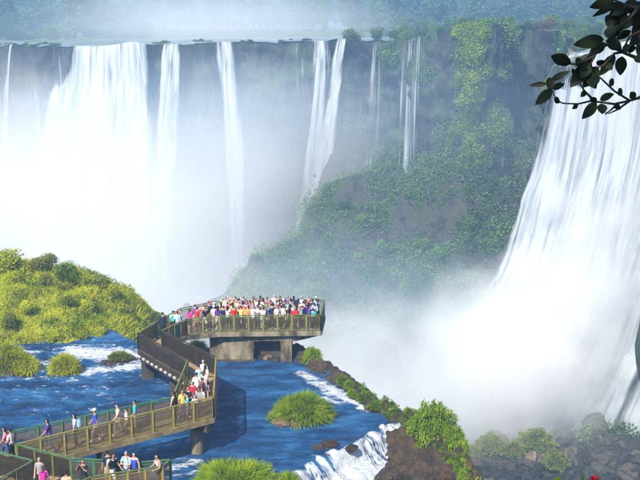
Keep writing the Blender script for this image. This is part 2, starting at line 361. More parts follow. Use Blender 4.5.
for rx, ry, rr, rh in ROCKS: fm = np.maximum(fm, 0.45 * left * np.exp(-((np.hypot(x - rx, y - ry) - rr * 0.85) / 0.3) ** 2))
cz = ss(-0.25, 0.35, t) * ss(-1.0, 0.6, q)
strand = fbm(np.stack([q * 1.3 + 0.25 * t, t * 0.30, q * 0], -1), 5)
zw = zw + np.where(t > -1, zc, 0) + cz * (0.08 + 0.36 * strand)
fm = np.where(cz > 0.02, np.maximum(fm, cz * (0.56 + 1.15 * strand + 0.25 * ss(4, 0.5, t)) * ss(-0.4, 1.2, q + 0.2 * t)), fm)
sp = ss(0.5, -0.6, sd)         # water leaving over the back rim thins out
zw = zw - (1 - sp) * 1.5 + 0.05 * fm * np.abs(perlin(p * 4.0)) * 3
flow = np.stack([q * 1.6, t * 0.35, q * 0], -1)
keep = (sd.reshape(X.shape) < 0.6) & (ridge(x, y).reshape(X.shape) < 0.0 + zw.reshape(X.shape) + 1.0)
kf = keep[:-1, :-1] & keep[1:, 1:]
me = mesh_np('river', np.stack([x, y, zw], -1), grid_faces(len(gx), len(gy), kf), {'foam': fm, 'casc': cz})
at = me.attributes.new('flow', 'FLOAT_VECTOR', 'POINT'); at.data.foreach_set('vector', np.ascontiguousarray(flow, np.float32).ravel())
tag(obj('river', me, M['river']), None, None, None, 'structure')

# ------------------------------------------------------------------ gorge wall, plateau, talus, gorge pool
CREST = np.array([(-230, 120, 17), (-190, 165, 17), (-140, 192, 17), (-100, 206, 17), (-68.7, 211, 16.9), (-52, 214, 17), (-36, 213, 17.4), (-15, 217, 17.7), (4, 216, 18), (13, 212, 18.2), (18.4, 203, 18.6), (22, 192, 20),
                  (26.5, 183, 21.4), (31, 180.5, 21.6), (34.5, 184, 21.6), (38, 193, 21.4), (42, 196, 21.2), (45, 189, 20.8), (43.5, 168, 19.5), (39.5, 157, 17), (34.6, 148, 15.2), (37.9, 143, 18.2), (45.3, 137.5, 20.2), (63, 128, 21), (85, 108, 21), (110, 70, 21), (130, 20, 21)], float)
def resample(P, step):
    s = np.concatenate([[0], np.cumsum(np.linalg.norm(np.diff(P[:, :2], axis=0), axis=1))]); n = int(s[-1] / step); q = np.linspace(0, s[-1], n)
    Q = np.stack([np.interp(q, s, P[:, k]) for k in range(P.shape[1])], -1)
    for _ in range(6): Q[1:-1] = (Q[:-2] + 2 * Q[1:-1] + Q[2:]) / 4
    return Q
CR = resample(CREST, 0.55)
_j = np.stack([CR[:, 0], CR[:, 1], CR[:, 0] * 0], -1); CR[:, 1] += 1.6 * fbm(_j * 0.12, 3); CR[:, 2] += 0.55 * fbm(_j * 0.16 + 8, 4)
tg = np.gradient(CR[:, :2], axis=0); tg /= np.linalg.norm(tg, axis=1)[:, None]; CN = np.stack([tg[:, 1], -tg[:, 0]], -1)
nv = 84
def cliff_pts(i, v, base=-39.0):
    """surface point of the gorge wall: i index along the crest, v 0 (top) .. 1 (foot)"""
    c = CR[i]; n = CN[i]; z = c[:, 2] + (base - c[:, 2]) * v
    p3 = np.stack([c[:, 0], c[:, 1], z], -1)
    o = 2.6 * fbm(p3 * np.array((0.06, 0.06, 0.05)), 3) + 1.5 * fbm(p3 * np.array((0.33, 0.33, 0.07)) + 5, 4) + 1.1 * fbm(p3 * np.array((0.12, 0.12, 0.4)) + 11, 4) - 1.0 * np.abs(fbm(p3 * np.array((0.75, 0.75, 0.12)) + 31, 3))
    o = o * ss(0.0, 0.05, v) + 3.0 * v + 5.0 * np.maximum(v - 0.72, 0) / 0.28 + 1.6 * ss(0.42, 0.47, v + 0.05 * perlin(p3 * 0.08))
    return np.stack([c[:, 0] + n[:, 0] * o, c[:, 1] + n[:, 1] * o, z - 0.6 * ss(0, 0.02, v) * 0], -1)
II, VV = np.meshgrid(np.arange(len(CR)), np.linspace(0, 1, nv), indexing='ij')
V = cliff_pts(II.ravel(), VV.ravel())
tag(obj('cliff', mesh_np('cliff', V, grid_faces(len(CR), nv)[:, ::-1]), M['cliff']), 'dark basalt gorge wall behind the falls', None, None, 'structure')
rings = np.array([1.0, 1.01, 1.03, 1.06, 1.1, 1.16, 1.24, 1.35, 1.5, 1.75, 2.2, 3, 4.5, 8, 16])
C0 = np.array((0, 112.0)); sub = CR[::3]; V = []
for k, r in enumerate(rings):
    xy = C0 + (sub[:, :2] - C0) * r; zz = sub[:, 2] * (1 / (1 + 0.6 * (r - 1))) + 18.5 * (1 - 1 / (1 + 0.6 * (r - 1)))
    p3 = np.stack([xy[:, 0], xy[:, 1], zz * 0], -1)
    V.append(np.stack([xy[:, 0], xy[:, 1], zz + (0.35 * fbm(p3 * 0.15, 3) + (1.2 if r > 1.3 else 0.0) * perlin(p3 * 0.02)) * min(1, (r - 1) * 30)], -1))
V = np.stack(V, 1).reshape(-1, 3)
tag(obj('plateau', mesh_np('plateau', V, grid_faces(len(sub), len(rings))), M['plateau']), 'green scrubby plateau above the gorge wall', None, None, 'structure')
def plateau_z(x, y):
    a = np.arctan2(sub[:, 1] - C0[1], sub[:, 0] - C0[0]); rr = np.hypot(*(sub[:, :2] - C0).T); o = np.argsort(a)
    aa = math.atan2(y - C0[1], x - C0[0]); rc = np.interp(aa, a[o], rr[o]); zc_ = np.interp(aa, a[o], sub[o, 2]); r = max(1.0, math.hypot(x - C0[0], y - C0[1]) / rc)
    return zc_ / (1 + 0.6 * (r - 1)) + 18.5 * (1 - 1 / (1 + 0.6 * (r - 1)))
TAL = [(*W(345, 185, D=192),), (*W(320, 215, D=190),), (*W(300, 242, D=186),), (*W(270, 268, D=178),), (*W(240, 287, D=172),), (*W(205, 305, D=166),), (*W(410, 165, D=194),), (*W(455, 160, D=180),), (*W(500, 190, D=178),), (*W(530, 230, D=172),), (*W(560, 260, D=172),),
       (*W(380, 265, D=168),), (*W(440, 250, D=165),), (*W(490, 280, D=158),), (*W(320, 300, D=158),), (*W(400, 320, D=148),), (*W(460, 330, D=146),), (*W(280, 310, D=152),), (*W(350, 345, D=138),), (10, 214, -3), (25, 196, -1), (33, 188, 0), (44, 196, -4),
       (-35, 160, -42), (-30, 175, -42), (-22, 185, -42), (-12, 198, -42), (-20, 200, -44), (0, 125, -42), (20, 128, -42), (35, 140, -40), (-20, 140, -42), (-40, 190, -44), (30, 110, -44), (-10, 110, -44), (-60, 160, -44), (50, 150, -38)]
TAL = np.array(TAL, float)
def talus_z(x, y, rough=1.0):
    w = 0; s = 0
    for a, b, c in TAL:
        k = 1 / (((x - a) ** 2 + (y - b) ** 2) / 36.0 + 0.15) ** 1.6; w = w + k; s = s + k * c
    p3 = np.stack([x, y, x * 0], -1)
    return s / w + rough * (3.0 * fbm(p3 * 0.12, 5) + 1.3 * np.abs(fbm(p3 * 0.4 + 4, 4)))
gx = np.arange(-50, 56, 0.6); gy = np.arange(112, 216, 0.6); X, Y = np.meshgrid(gx, gy, indexing='ij')
Z = talus_z(X.ravel(), Y.ravel())
tag(obj('talus_slope', mesh_np('talus_slope', np.stack([X.ravel(), Y.ravel(), Z], -1), grid_faces(len(gx), len(gy))), M['talus']), 'rocky mossy slope at the foot of the gorge wall', None, None, 'structure')
# gorge pool
def pool_material():
    m, nt, ns, ln, b = newmat('gorge_water')
    tc = N(nt, 'ShaderNodeTexCoord'); n1 = N(nt, 'ShaderNodeTexNoise', i_Scale=0.18, i_Detail=8.0, i_Roughness=0.65); ln.new(tc.outputs['Object'], n1.inputs['Vector'])
    ln.new(ramp(nt, n1.outputs[0], [(0.35, (0.05, 0.12, 0.14)), (0.55, (0.12, 0.21, 0.23)), (0.66, (0.45, 0.52, 0.54)), (0.8, (0.75, 0.78, 0.8))]).outputs[0], b.inputs['Base Color'])
    n2 = N(nt, 'ShaderNodeTexNoise', i_Scale=0.8, i_Detail=5.0); ln.new(tc.outputs['Object'], n2.inputs['Vector'])
    bp = N(nt, 'ShaderNodeBump', i_Strength=0.6, i_Distance=0.4); ln.new(n2.outputs[0], bp.inputs['Height']); ln.new(bp.outputs[0], b.inputs['Normal'])
    b.inputs['Roughness'].default_value = 0.3; b.inputs['IOR'].default_value = 1.33
    return m
M['pool'] = pool_material()
gx = axis((-260, -60, 8), (-60, 60, 1.2), (60, 140, 8)); gy = axis((50, 95, 8), (95, 215, 1.2), (215, 260, 8)); X, Y = np.meshgrid(gx, gy, indexing='ij'); p = np.stack([X.ravel(), Y.ravel(), X.ravel() * 0], -1)
tag(obj('gorge_pool', mesh_np('gorge_pool', np.stack([p[:, 0], p[:, 1], -37 + 0.35 * fbm(p * 0.16, 4)], -1), grid_faces(len(gx), len(gy))), M['pool']), None, None, None, 'structure')
# river above the falls
M['upper'] = rough_mat('upper_river_water', [(0.3, (0.05, 0.08, 0.06)), (0.5, (0.10, 0.14, 0.11)), (0.66, (0.2, 0.25, 0.22)), (0.85, (0.5, 0.54, 0.54))], scale=0.14, rough=0.35, bump=0.5, bscale=0.9, stretch=(0.6, 1.6, 1))
def upper_water(i0, i1, name):
    s_ = CR[i0:i1:2]; rg = [0.9985, 1.0, 1.03, 1.07, 1.12, 1.2, 1.3, 1.45]; V = []
    for r in rg:
        xy = C0 + (s_[:, :2] - C0) * r; g = 1 / (1 + 0.6 * (r - 1)); V.append(np.stack([xy[:, 0], xy[:, 1], s_[:, 2] * g + 18.5 * (1 - g) + 0.22 + 0.1 * perlin(np.stack([xy[:, 0] * .3, xy[:, 1] * .3, xy[:, 0] * 0], -1))], -1))
    tag(obj(name, mesh_np(name, np.stack(V, 1).reshape(-1, 3), grid_faces(len(s_), len(rg))), M['upper']), None, None, None, 'structure')
near_i = lambda x, y: int(np.argmin((CR[:, 0] - x) ** 2 + (CR[:, 1] - y) ** 2))
upper_water(near_i(-100, 206), near_i(17, 206), 'upper_river'); upper_water(near_i(35.5, 146), near_i(63, 128), 'upper_river')

# ------------------------------------------------------------------ waterfalls
def px_to_crest(px):
    d = CR[:, 1] * math.cos(PITCH) + (CZ - CR[:, 2]) * math.sin(PITCH); xs = 320 + CR[:, 0] * F / d
    vis = (CR[:, 1] > 100); idx = np.where(vis)[0]; return idx[np.argmin(np.abs(xs[idx] - px))]
FM = [fall_material('falling_water_dense', 0.74, 0.7, 0.05, 0.0), fall_material('falling_water_strands', 0.53, 1.1, 0.045, 3.1), fall_material('falling_water_spray', 0.43, 0.8, 0.07, 7.7), fall_material('falling_water_columns', 0.72, 0.30, 0.016, 1.3), fall_material('falling_water_threads', 0.52, 0.75, 0.028, 5.2)]
def waterfall(label, px0, px1, z1, throw=4.0, lean=0.0, widen=0.0, dens=(0, 1), step=0.35, z_drop=0.0, ledges=(), top_rag=0.5, lean_pow=1.4, cover_fn=None, group=None, amp=1.0, face=None):
    """sheets of falling water from the crest between two photo columns; every fall is one thing, its sheets are its parts"""
    if px0 > 500: c = resample(np.array([CR[i] for i in range(near_i(34.8, 147.6), near_i(60, 129.5))]), step)
    else:
        i0, i1 = px_to_crest(px0), px_to_crest(px1); i0, i1 = min(i0, i1), max(i0, i1) + 1; c = resample(CR[i0:max(i1, i0 + 3)], step if i1 - i0 > 12 else 0.15)
    g = np.gradient(c[:, :2], axis=0); g /= np.linalg.norm(g, axis=1)[:, None]
    n = np.stack([g[:, 1], -g[:, 0]], -1); n = 0.3 * n + 0.7 * n.mean(0); n /= np.linalg.norm(n, axis=1)[:, None]
    if face is not None: n = np.tile(np.array(face, float) / np.linalg.norm(face), (len(c), 1))
    root = empty('waterfall', (float(c[:, 0].mean()), float(c[:, 1].mean()), z1)); tag(root, label, 'waterfall', group)
    nu = len(c); nvv = max(24, int((c[:, 2].mean() - z1) / 0.55)); L = np.concatenate([[0], np.cumsum(np.linalg.norm(np.diff(c[:, :2], axis=0), axis=1))])
    for k, mi in enumerate(dens):
        U, T = np.meshgrid(np.arange(nu), np.linspace(-0.03, 1, nvv), indexing='ij'); U = U.ravel(); T = T.ravel()
        cc = c[U]; nn = n[U]; l = L[U]; Tp = np.maximum(T, 0); zt = cc[:, 2] - z_drop + 0.3
        z = zt + (z1 - zt) * Tp
        sd_ = 13.7 * k + px0 * 0.37
        st = fbm(np.stack([l * 0.55 + sd_, Tp * 1.6 + sd_, l * 0], -1), 4); st2 = fbm(np.stack([l * 0.17 + sd_, Tp * 0.9, l * 0 + 3], -1), 3); lump = fbm(np.stack([l * 0.22, z * 0.16, l * 0 + sd_], -1), 4)
        o = throw * (np.sqrt(Tp) * 0.65 + 0.35 * Tp) + amp * (0.9 * st * (0.25 + Tp) + 1.3 * st2 * (0.2 + Tp) + 0.6 * lump * ss(0.1, 0.6, Tp)) + 0.7 * k + np.minimum(T, 0) * 60
        for tv, dv in ledges: o = o + dv * ss(tv - 0.02, tv + 0.10, Tp + 0.05 * st2)
        s_ = (l / L[-1] - 0.5); side = lean * Tp ** lean_pow + widen * s_ * Tp
        gm = g.mean(0); gm = gm / np.linalg.norm(gm)
        P = np.stack([cc[:, 0] + nn[:, 0] * o + gm[0] * side, cc[:, 1] + nn[:, 1] * o + gm[1] * side, z + 0.25 * st * ss(0.0, 0.1, Tp)], -1)
        e = np.minimum(l, L[-1] - l)
        cov = -0.42 * (1 - ss(0, min(2.6, L[-1] * 0.42), e + 0.9 * st)) - 0.10 * top_rag * (1 - ss(0.0, 0.05, Tp)) * (0.5 + st)
        if cover_fn is not None: cov = cov + cover_fn(l / L[-1], Tp)
        obj('water_sheet', mesh_np('water_sheet', P - np.array(root.location), grid_faces(nu, nvv), {'cover': cov}, uv=np.stack([l, z], -1)), FM[mi], root)
    return root
gl = 'falls along the far gorge wall'
waterfall('broad white waterfall, the widest on the far wall, wrapped in spray', 50, 151, -38, throw=8.5, dens=(0, 0, 0, 1), lean=-5.0, widen=14, ledges=((0.16, 2.0),), cover_fn=lambda s_, T_: -0.5 * ss(0.30, 0.12, s_) * ss(0.22, 0.10, T_ + 0.25 * s_), group=gl)
waterfall('thin waterfall strand at the left end of the far wall', -22, 4, -24, throw=7.5, dens=(1, 2), group=gl)
waterfall('slim slanting waterfall left of the broadest one on the far wall', 9, 16, -30, throw=7.5, lean=-2.5, dens=(0, 1), group=gl)
waterfall('short low cascade starting part way down beside the broadest waterfall', 30, 40, -30, throw=8.5, z_drop=8, lean=-3, dens=(1, 2), group=gl)
waterfall('two little water strands just left of the broadest waterfall', 52, 60, -14, throw=7, dens=(1, 2), group=gl)
waterfall('narrow plume of water in the gap right of the broadest waterfall', 158, 186, -36, throw=8.5, lean=-2.5, widen=2, dens=(0, 1), group=gl)
waterfall('straight single white column of water alone on the grey wall', 211, 239, -36, throw=8.5, lean=1.0, widen=2, dens=(0, 1), group=gl)
waterfall('wispy thin waterfall left of the twin falls', 296, 305, -16, throw=7.5, lean=0.5, dens=(1, 2), group=gl)
waterfall('left one of the twin falls, sliding aside towards its foot', 307, 333, -38, throw=8.5, lean=-8, widen=8, dens=(0, 1, 1), group=gl)
waterfall('right one of the twin falls, thinner than its neighbour', 333, 353, -36, throw=8, lean=-7, widen=3, dens=(0, 1), group=gl)
waterfall('thin pale waterfall landing on the green talus slope', 366, 386, -7, throw=11, lean=0, widen=0.3, face=(-0.12, -1), dens=(1, 4), group=gl, amp=.5)
waterfall('faint water thread beside the thin fall on the dark wall', 364, 368, -6, throw=3, dens=(2,), group=gl, amp=.4)
waterfall('short white waterfall nearest the leafy green buttress', 399, 424, -7, throw=13.5, lean=0, face=(-0.14, -1), dens=(1, 4), group=gl, amp=.5)
waterfall('huge fanning white waterfall beside the dark recess and boulder bank', 545, 640, -38, throw=5.5, lean=-9.0, widen=9, dens=(3, 4, 4, 2), ledges=((0.30, 1.0), (0.55, 1.4), (0.75, 1.4)), lean_pow=2.8, amp=1.15, cover_fn=lambda s_, T_: 0.14 * ss(0.15, 0.4, T_) - 0.16 * ss(0.5, 0.85, T_))
# ------------------------------------------------------------------ vegetation
LM = {}
LM['lush'] = leaf_mat('lush_grass', (0.07, 0.14, 0.003), (0.25, 0.38, 0.005), (0.50, 0.58, 0.02), trans=0.42, rough=0.8, spec=0.1)
LM['fern'] = leaf_mat('hanging_fern', (0.035, 0.09, 0.004), (0.15, 0.25, 0.008), (0.36, 0.45, 0.02), trans=0.4, rough=0.8, spec=0.1)
LM['hill'] = leaf_mat('yellow_green_scrub', (0.17, 0.22, 0.004), (0.46, 0.50, 0.006), (0.70, 0.66, 0.03), trans=0.42, rough=0.8, spec=0.1)  # yellow green leaf colour of the island growth
LM['hill2'] = leaf_mat('dull_scrub', (0.09, 0.12, 0.016), (0.23, 0.26, 0.03), (0.42, 0.40, 0.10), trans=0.42, rough=0.8, spec=0.1)
LM['cliff'] = leaf_mat('wall_greenery', (0.035, 0.08, 0.010), (0.10, 0.19, 0.018), (0.22, 0.33, 0.035), trans=0.25)
LM['tree'] = leaf_mat('forest_leaves', (0.02, 0.055, 0.01), (0.055, 0.12, 0.018), (0.12, 0.21, 0.03), trans=0.25)
LM['tree2'] = leaf_mat('forest_leaves_bright', (0.025, 0.05, 0.012), (0.065, 0.115, 0.022), (0.13, 0.19, 0.04), trans=0.25)
LM['dry'] = leaf_mat('reddish_dry_scrub', (0.06, 0.035, 0.02), (0.13, 0.075, 0.045), (0.2, 0.13, 0.07), trans=0.2)
M['bark'] = rough_mat('tree_bark', [(0.3, (0.04, 0.03, 0.02)), (0.7, (0.12, 0.095, 0.07))], scale=3, rough=0.95, bump=0.8, stretch=(1, 1, 0.3))

def leaf_quads(P, size, up=0.3, aspect=0.55, rng=RNG, nrm=None, flat=0.0):
    """one folded diamond per point: verts, quads"""
    n = len(P); a = rng.normal(size=(n, 3)); a[:, 2] *= 0.7; a /= np.linalg.norm(a, axis=1)[:, None]
    b = rng.normal(size=(n, 3))
    if nrm is not None: b = b * 0.55 + nrm
    b[:, 2] += up; b -= a * np.sum(a * b, 1)[:, None]; b /= np.linalg.norm(b, axis=1)[:, None]   # leaf normal
    c = np.cross(a, b); s = np.broadcast_to(np.asarray(size, float), (n,))[:, None] * rng.uniform(0.7, 1.3, (n, 1))
    V = np.stack([P - a * s * 0.5, P + c * s * aspect * 0.5 + b * s * 0.08, P + a * s * 0.5, P - c * s * aspect * 0.5 + b * s * 0.08], 1).reshape(-1, 3)
    return V, np.arange(n * 4).reshape(n, 4)
def blob_points(n, r, lobes, rng, shell=0.55):
    """points in a lumpy crown: lobes = list of (centre, radii)"""
    lob = np.array([l[0] for l in lobes], float); rad = np.array([l[1] for l in lobes], float)
    w = rad.prod(1) ** 0.66; k = rng.choice(len(lobes), n, p=w / w.sum()); d = rng.normal(size=(n, 3)); d /= np.linalg.norm(d, axis=1)[:, None]
    rr = 1 - shell * rng.random(n) ** 1.7
    return lob[k] + d * rad[k] * rr[:, None], d, rr
def foliage_mesh(name, n, lobes, size, rng, up=0.4, aspect=0.6, twigs=0.0):
    P, d, rr = blob_points(n, 1, lobes, rng); P = P + 0.12 * size * rng.normal(size=P.shape)
    V, Q = leaf_quads(P, size, up, aspect, rng, nrm=d)
    t = np.clip(0.5 + 0.28 * perlin(P / max(size, .05) * 0.12 + 3) + 0.16 * rng.normal(size=n), 0, 1)
    return mesh_np(name, V, Q, {'tint': np.repeat(t, 4)}, smooth=False)
def rand_lobes(rng, k, w, h, z0, lw=0.5, lh=0.45):
    """k lobes spread over a crown w wide, h tall, starting at z0"""
    out = []
    for i in range(k):
        a = rng.uniform(0, 2 * math.pi); v = rng.random() ** 0.7; r = w * 0.5 * (1 - lw * 0.8) * math.sqrt(rng.random()) * (1.15 - 0.6 * v)
        s = rng.uniform(0.75, 1.25); out.append(((r * math.cos(a), r * math.sin(a), z0 + h * (lh * 0.5 + v * (1 - lh * 0.85))), (w * lw * 0.5 * s, w * lw * 0.5 * s, h * lh * 0.5 * s)))
    return out
def blades_mesh(name, roots, dirs, length, width, droop, rng, seg=4, tint=None):
    """arching grass blades: strips that droop under their own weight"""
    n = len(roots); L = np.broadcast_to(length, (n,)) * rng.uniform(0.6, 1.25, n); P = roots.copy(); d = dirs / np.linalg.norm(dirs, axis=1)[:, None]; pts = [P]
    for s in range(seg):
        P = P + d * (L / seg)[:, None]; pts.append(P); d = d + np.array((0, 0, -1.0)) * (droop * rng.uniform(0.7, 1.3, n) / seg)[:, None]; d /= np.linalg.norm(d, axis=1)[:, None]
    pts = np.stack(pts, 1); side = np.cross(dirs, np.array((0, 0, 1.0)) + 0.6 * rng.normal(size=(n, 3))); side /= np.linalg.norm(side, axis=1)[:, None] + 1e-9
    wd = width * np.array([0.8, 1.0, 0.85, 0.55, 0.08] if seg == 4 else list(np.linspace(1, 0.1, seg + 1)))
    A = pts + side[:, None, :] * wd[None, :, None] * 0.5; B = pts - side[:, None, :] * wd[None, :, None] * 0.5
    V = np.stack([A, B], 2).reshape(n, -1, 3); k = (seg + 1) * 2; base = np.arange(n)[:, None] * k
    Q = np.concatenate([base + np.array([2 * s, 2 * s + 1, 2 * s + 3, 2 * s + 2]) for s in range(seg)], 0)
    if tint is None: tint = np.clip(0.5 + 0.22 * rng.normal(size=n), 0, 1)
    tt = np.clip(tint[:, None] + np.linspace(-0.12, 0.12, seg + 1)[None, :], 0, 1)
    return mesh_np(name, V.reshape(-1, 3), Q, {'tint': np.repeat(tt.reshape(-1), 2)}, smooth=False)
def tussock(name, label, c, rx, ry, h, n=2600, blade=0.55, width=0.03, droop=1.5, mat='lush', group=None, cat='grass', lean=(0, 0), lumps=3, seed=1, rz=0.0):
    """a mound of long grass: blades rooted over a lumpy dome"""
    rng = np.random.default_rng(seed)
    a = rng.uniform(0, 2 * math.pi, n); u = rng.random(n); ct = u ** 0.8; st = np.sqrt(1 - ct * ct)
    d = np.stack([st * np.cos(a), st * np.sin(a), ct], -1)
    lump = 1 + 0.34 * perlin(d * lumps * 0.9 + seed * 3.1) + 0.1 * perlin(d * lumps * 2.5 + seed)
    root = d * lump[:, None] * np.array((max(rx - blade * 0.35, rx * .5), max(ry - blade * 0.35, ry * .5), max(h - blade * 0.4, h * 0.5)))
    root[:, 0] += lean[0] * root[:, 2]; root[:, 1] += lean[1] * root[:, 2]
    ca, sa = math.cos(rz), math.sin(rz); root[:, :2] = np.stack([root[:, 0] * ca - root[:, 1] * sa, root[:, 0] * sa + root[:, 1] * ca], -1)
    dr = d * 0.8 + np.array((0, 0, 0.55)) + 0.35 * rng.normal(size=(n, 3)); dr[:, :2] = np.stack([dr[:, 0] * ca - dr[:, 1] * sa, dr[:, 0] * sa + dr[:, 1] * ca], -1)
    tint = np.clip(0.5 + 0.35 * perlin(d * 2.4 + seed) + 0.16 * rng.normal(size=n), 0, 1)
    me = blades_mesh(name, root, dr, blade, width, droop, rng, tint=tint)
    e = empty(name, c); tag(e, label, cat, group)
    obj('grass_blades', me, LM[mat], e)
    bm = bmesh.new(); bmesh.ops.create_icosphere(bm, subdivisions=3, radius=1.0)
    for v in bm.verts:
        k = 0.80 + 0.12 * float(perlin(np.array([v.co[:]]) * lumps + seed)[0]); v.co = Vector((v.co.x * rx * k, v.co.y * ry * k, max(v.co.z, -0.35) * h * k))
        v.co.x += lean[0] * v.co.z; v.co.y += lean[1] * v.co.z; v.co = Matrix.Rotation(rz, 3, 'Z') @ v.co
    m2 = bpy.data.meshes.new('root_mound'); bm.to_mesh(m2); bm.free(); m2.polygons.foreach_set('use_smooth', [True] * len(m2.polygons))
    obj('root_mound', m2, M['rootmound'], e)
    return e
M['rootmound'] = rough_mat('matted_grass_roots', [(0.3, (0.02, 0.035, 0.006)), (0.7, (0.06, 0.08, 0.015))], scale=4, rough=0.95, bump=0.8)

def rock_mesh(name, seed, sub=3, sharp=0.35, squash=0.7):
    rng = np.random.default_rng(seed); bm = bmesh.new(); bmesh.ops.create_icosphere(bm, subdivisions=sub, radius=1.0)
    P = np.array([v.co[:] for v in bm.verts]); pl = rng.normal(size=(9, 3)); pl /= np.linalg.norm(pl, axis=1)[:, None]; off = rng.uniform(0.55, 0.95, 9)
    for a, o in zip(pl, off):
        dd = P @ a - o; P = P - np.where(dd > 0, dd, 0)[:, None] * a * 0.92
    P = P * (1 + sharp * 0.35 * fbm(P * 1.6 + seed, 4))[:, None]; P[:, 2] *= squash
    for v, q in zip(bm.verts, P): v.co = q
    me = bpy.data.meshes.new(name); bm.to_mesh(me); bm.free(); return me

# tussocks and clumps on the shelf ---------------------------------------------------------
def at0(px, py, z=0.0): return W(px, py, z)
c = at0(303, 419); tussock('grass_tussock', 'big bright green grass dome on a brown rock in midstream', (c[0], c[1], 0.05), 1.62, 1.15, 1.25, 5200, 0.6, 0.035, 1.6, seed=3)
c = at0(65, 372); tussock('grass_tussock', 'round green grass tussock alone in the white rapids', (c[0], c[1], 0.0), 0.95, 0.9, 1.05, 2600, 0.5, 0.035, 1.5, 'hill', seed=4)
c = at0(8, 371); tussock('grass_tussock', 'wide shaggy green grass tussock on a rock beside the island', (c[0], c[1], 0.1), 1.35, 1.1, 1.45, 3600, 0.6, 0.035, 1.4, 'hill', seed=5)
c = at0(27, 372); tussock('grass_tussock', 'smaller grass tussock leaning against the wide shaggy one', (c[0], c[1], 0.0), 0.75, 0.7, 1.0, 1800, 0.5, 0.035, 1.5, 'hill', seed=6)
c = at0(120, 362); tussock('moss_cushion', 'low yellowish moss cushion on a dark rapids rock', (c[0], c[1], 0.25), 0.75, 0.5, 0.42, 1300, 0.25, 0.03, 1.2, 'hill2', cat='moss', seed=7)
c = at0(236, 486); tussock('grass_tussock', 'broad low green grass bed with upright tips below the walkway pier', (c[0], c[1], 0.0), 2.0, 1.3, 0.95, 5200, 0.6, 0.035, 1.0, seed=8)
c = at0(288, 486); tussock('grass_tussock', 'little grass tuft between the broad grass bed and the white cascade', (c[0], c[1], 0.0), 0.55, 0.5, 0.55, 900, 0.4, 0.03, 1.2, seed=9)
c = at0(311, 362); tussock('grass_clump', 'bright grass clump on the rim below the end of the platform', (c[0], c[1], 0.0), 0.6, 0.6, 0.85, 1300, 0.45, 0.03, 1.8, cat='grass', lean=(0.25, 0), seed=10)
c = at0(197, 356); tussock('grass_clump', 'small green clump under the ramp beside the concrete wall', (c[0], c[1], 0.2), 0.7, 0.6, 0.8, 1200, 0.4, 0.03, 1.4, 'hill', cat='grass', seed=11)
for k, (px, py, r, h, l) in enumerate([(340, 387, 0.35, 0.55, 'small upright moss clump on the dark rim rock above the white spill'), (347, 391, 0.3, 0.4, 'tiny moss clump just below the upright one on the rim rock'), (350, 399, 0.3, 0.32, 'flat moss patch in the middle of the rim rocks'), (362, 404, 0.42, 0.5, 'moss clump at the lower end of the white spill'), (372, 411, 0.4, 0.32, 'dull moss clump at the last rock of the rim')]):
    c = at0(px, py); tussock('moss_clump', l, (c[0] + 0.15, c[1], 0.2), r, r, h, 800, 0.22, 0.028, 1.5, 'fern', cat='moss', seed=20 + k)
for k, (px, py, D, rx, ry, h, l) in enumerate([(432, 438, 50.6, 1.4, 1.1, 1.95, 'tallest fern mound draped over the brown earth ridge'), (413, 436, 51.2, 0.6, 0.6, 0.85, 'small fern mound left of the tallest one on the ridge'), (453, 454, 49.6, 0.8, 0.8, 1.5, 'fern mound hanging right of the tallest one'),
                                               (459, 474, 48.2, 0.5, 0.6, 1.1, 'narrow fern mound low on the ridge flank'), (466, 486, 47.2, 0.5, 0.6, 0.9, 'lowest fern mound on the ridge flank'), (441, 462, 49.2, 0.6, 0.6, 1.0, 'fern mound below the tallest one'), (418, 449, 49.6, 0.24, 0.24, 0.32, 'tiny green tuft on bare brown earth')]):
    c = W(px, py, D=D); tussock('fern_mound', l, c, rx, ry, h, int(2400 * max(rx, 0.4) + 600), 0.30 if rx > 0.3 else 0.2, 0.05, 3.0, 'fern', cat='fern', lumps=5, seed=40 + k)
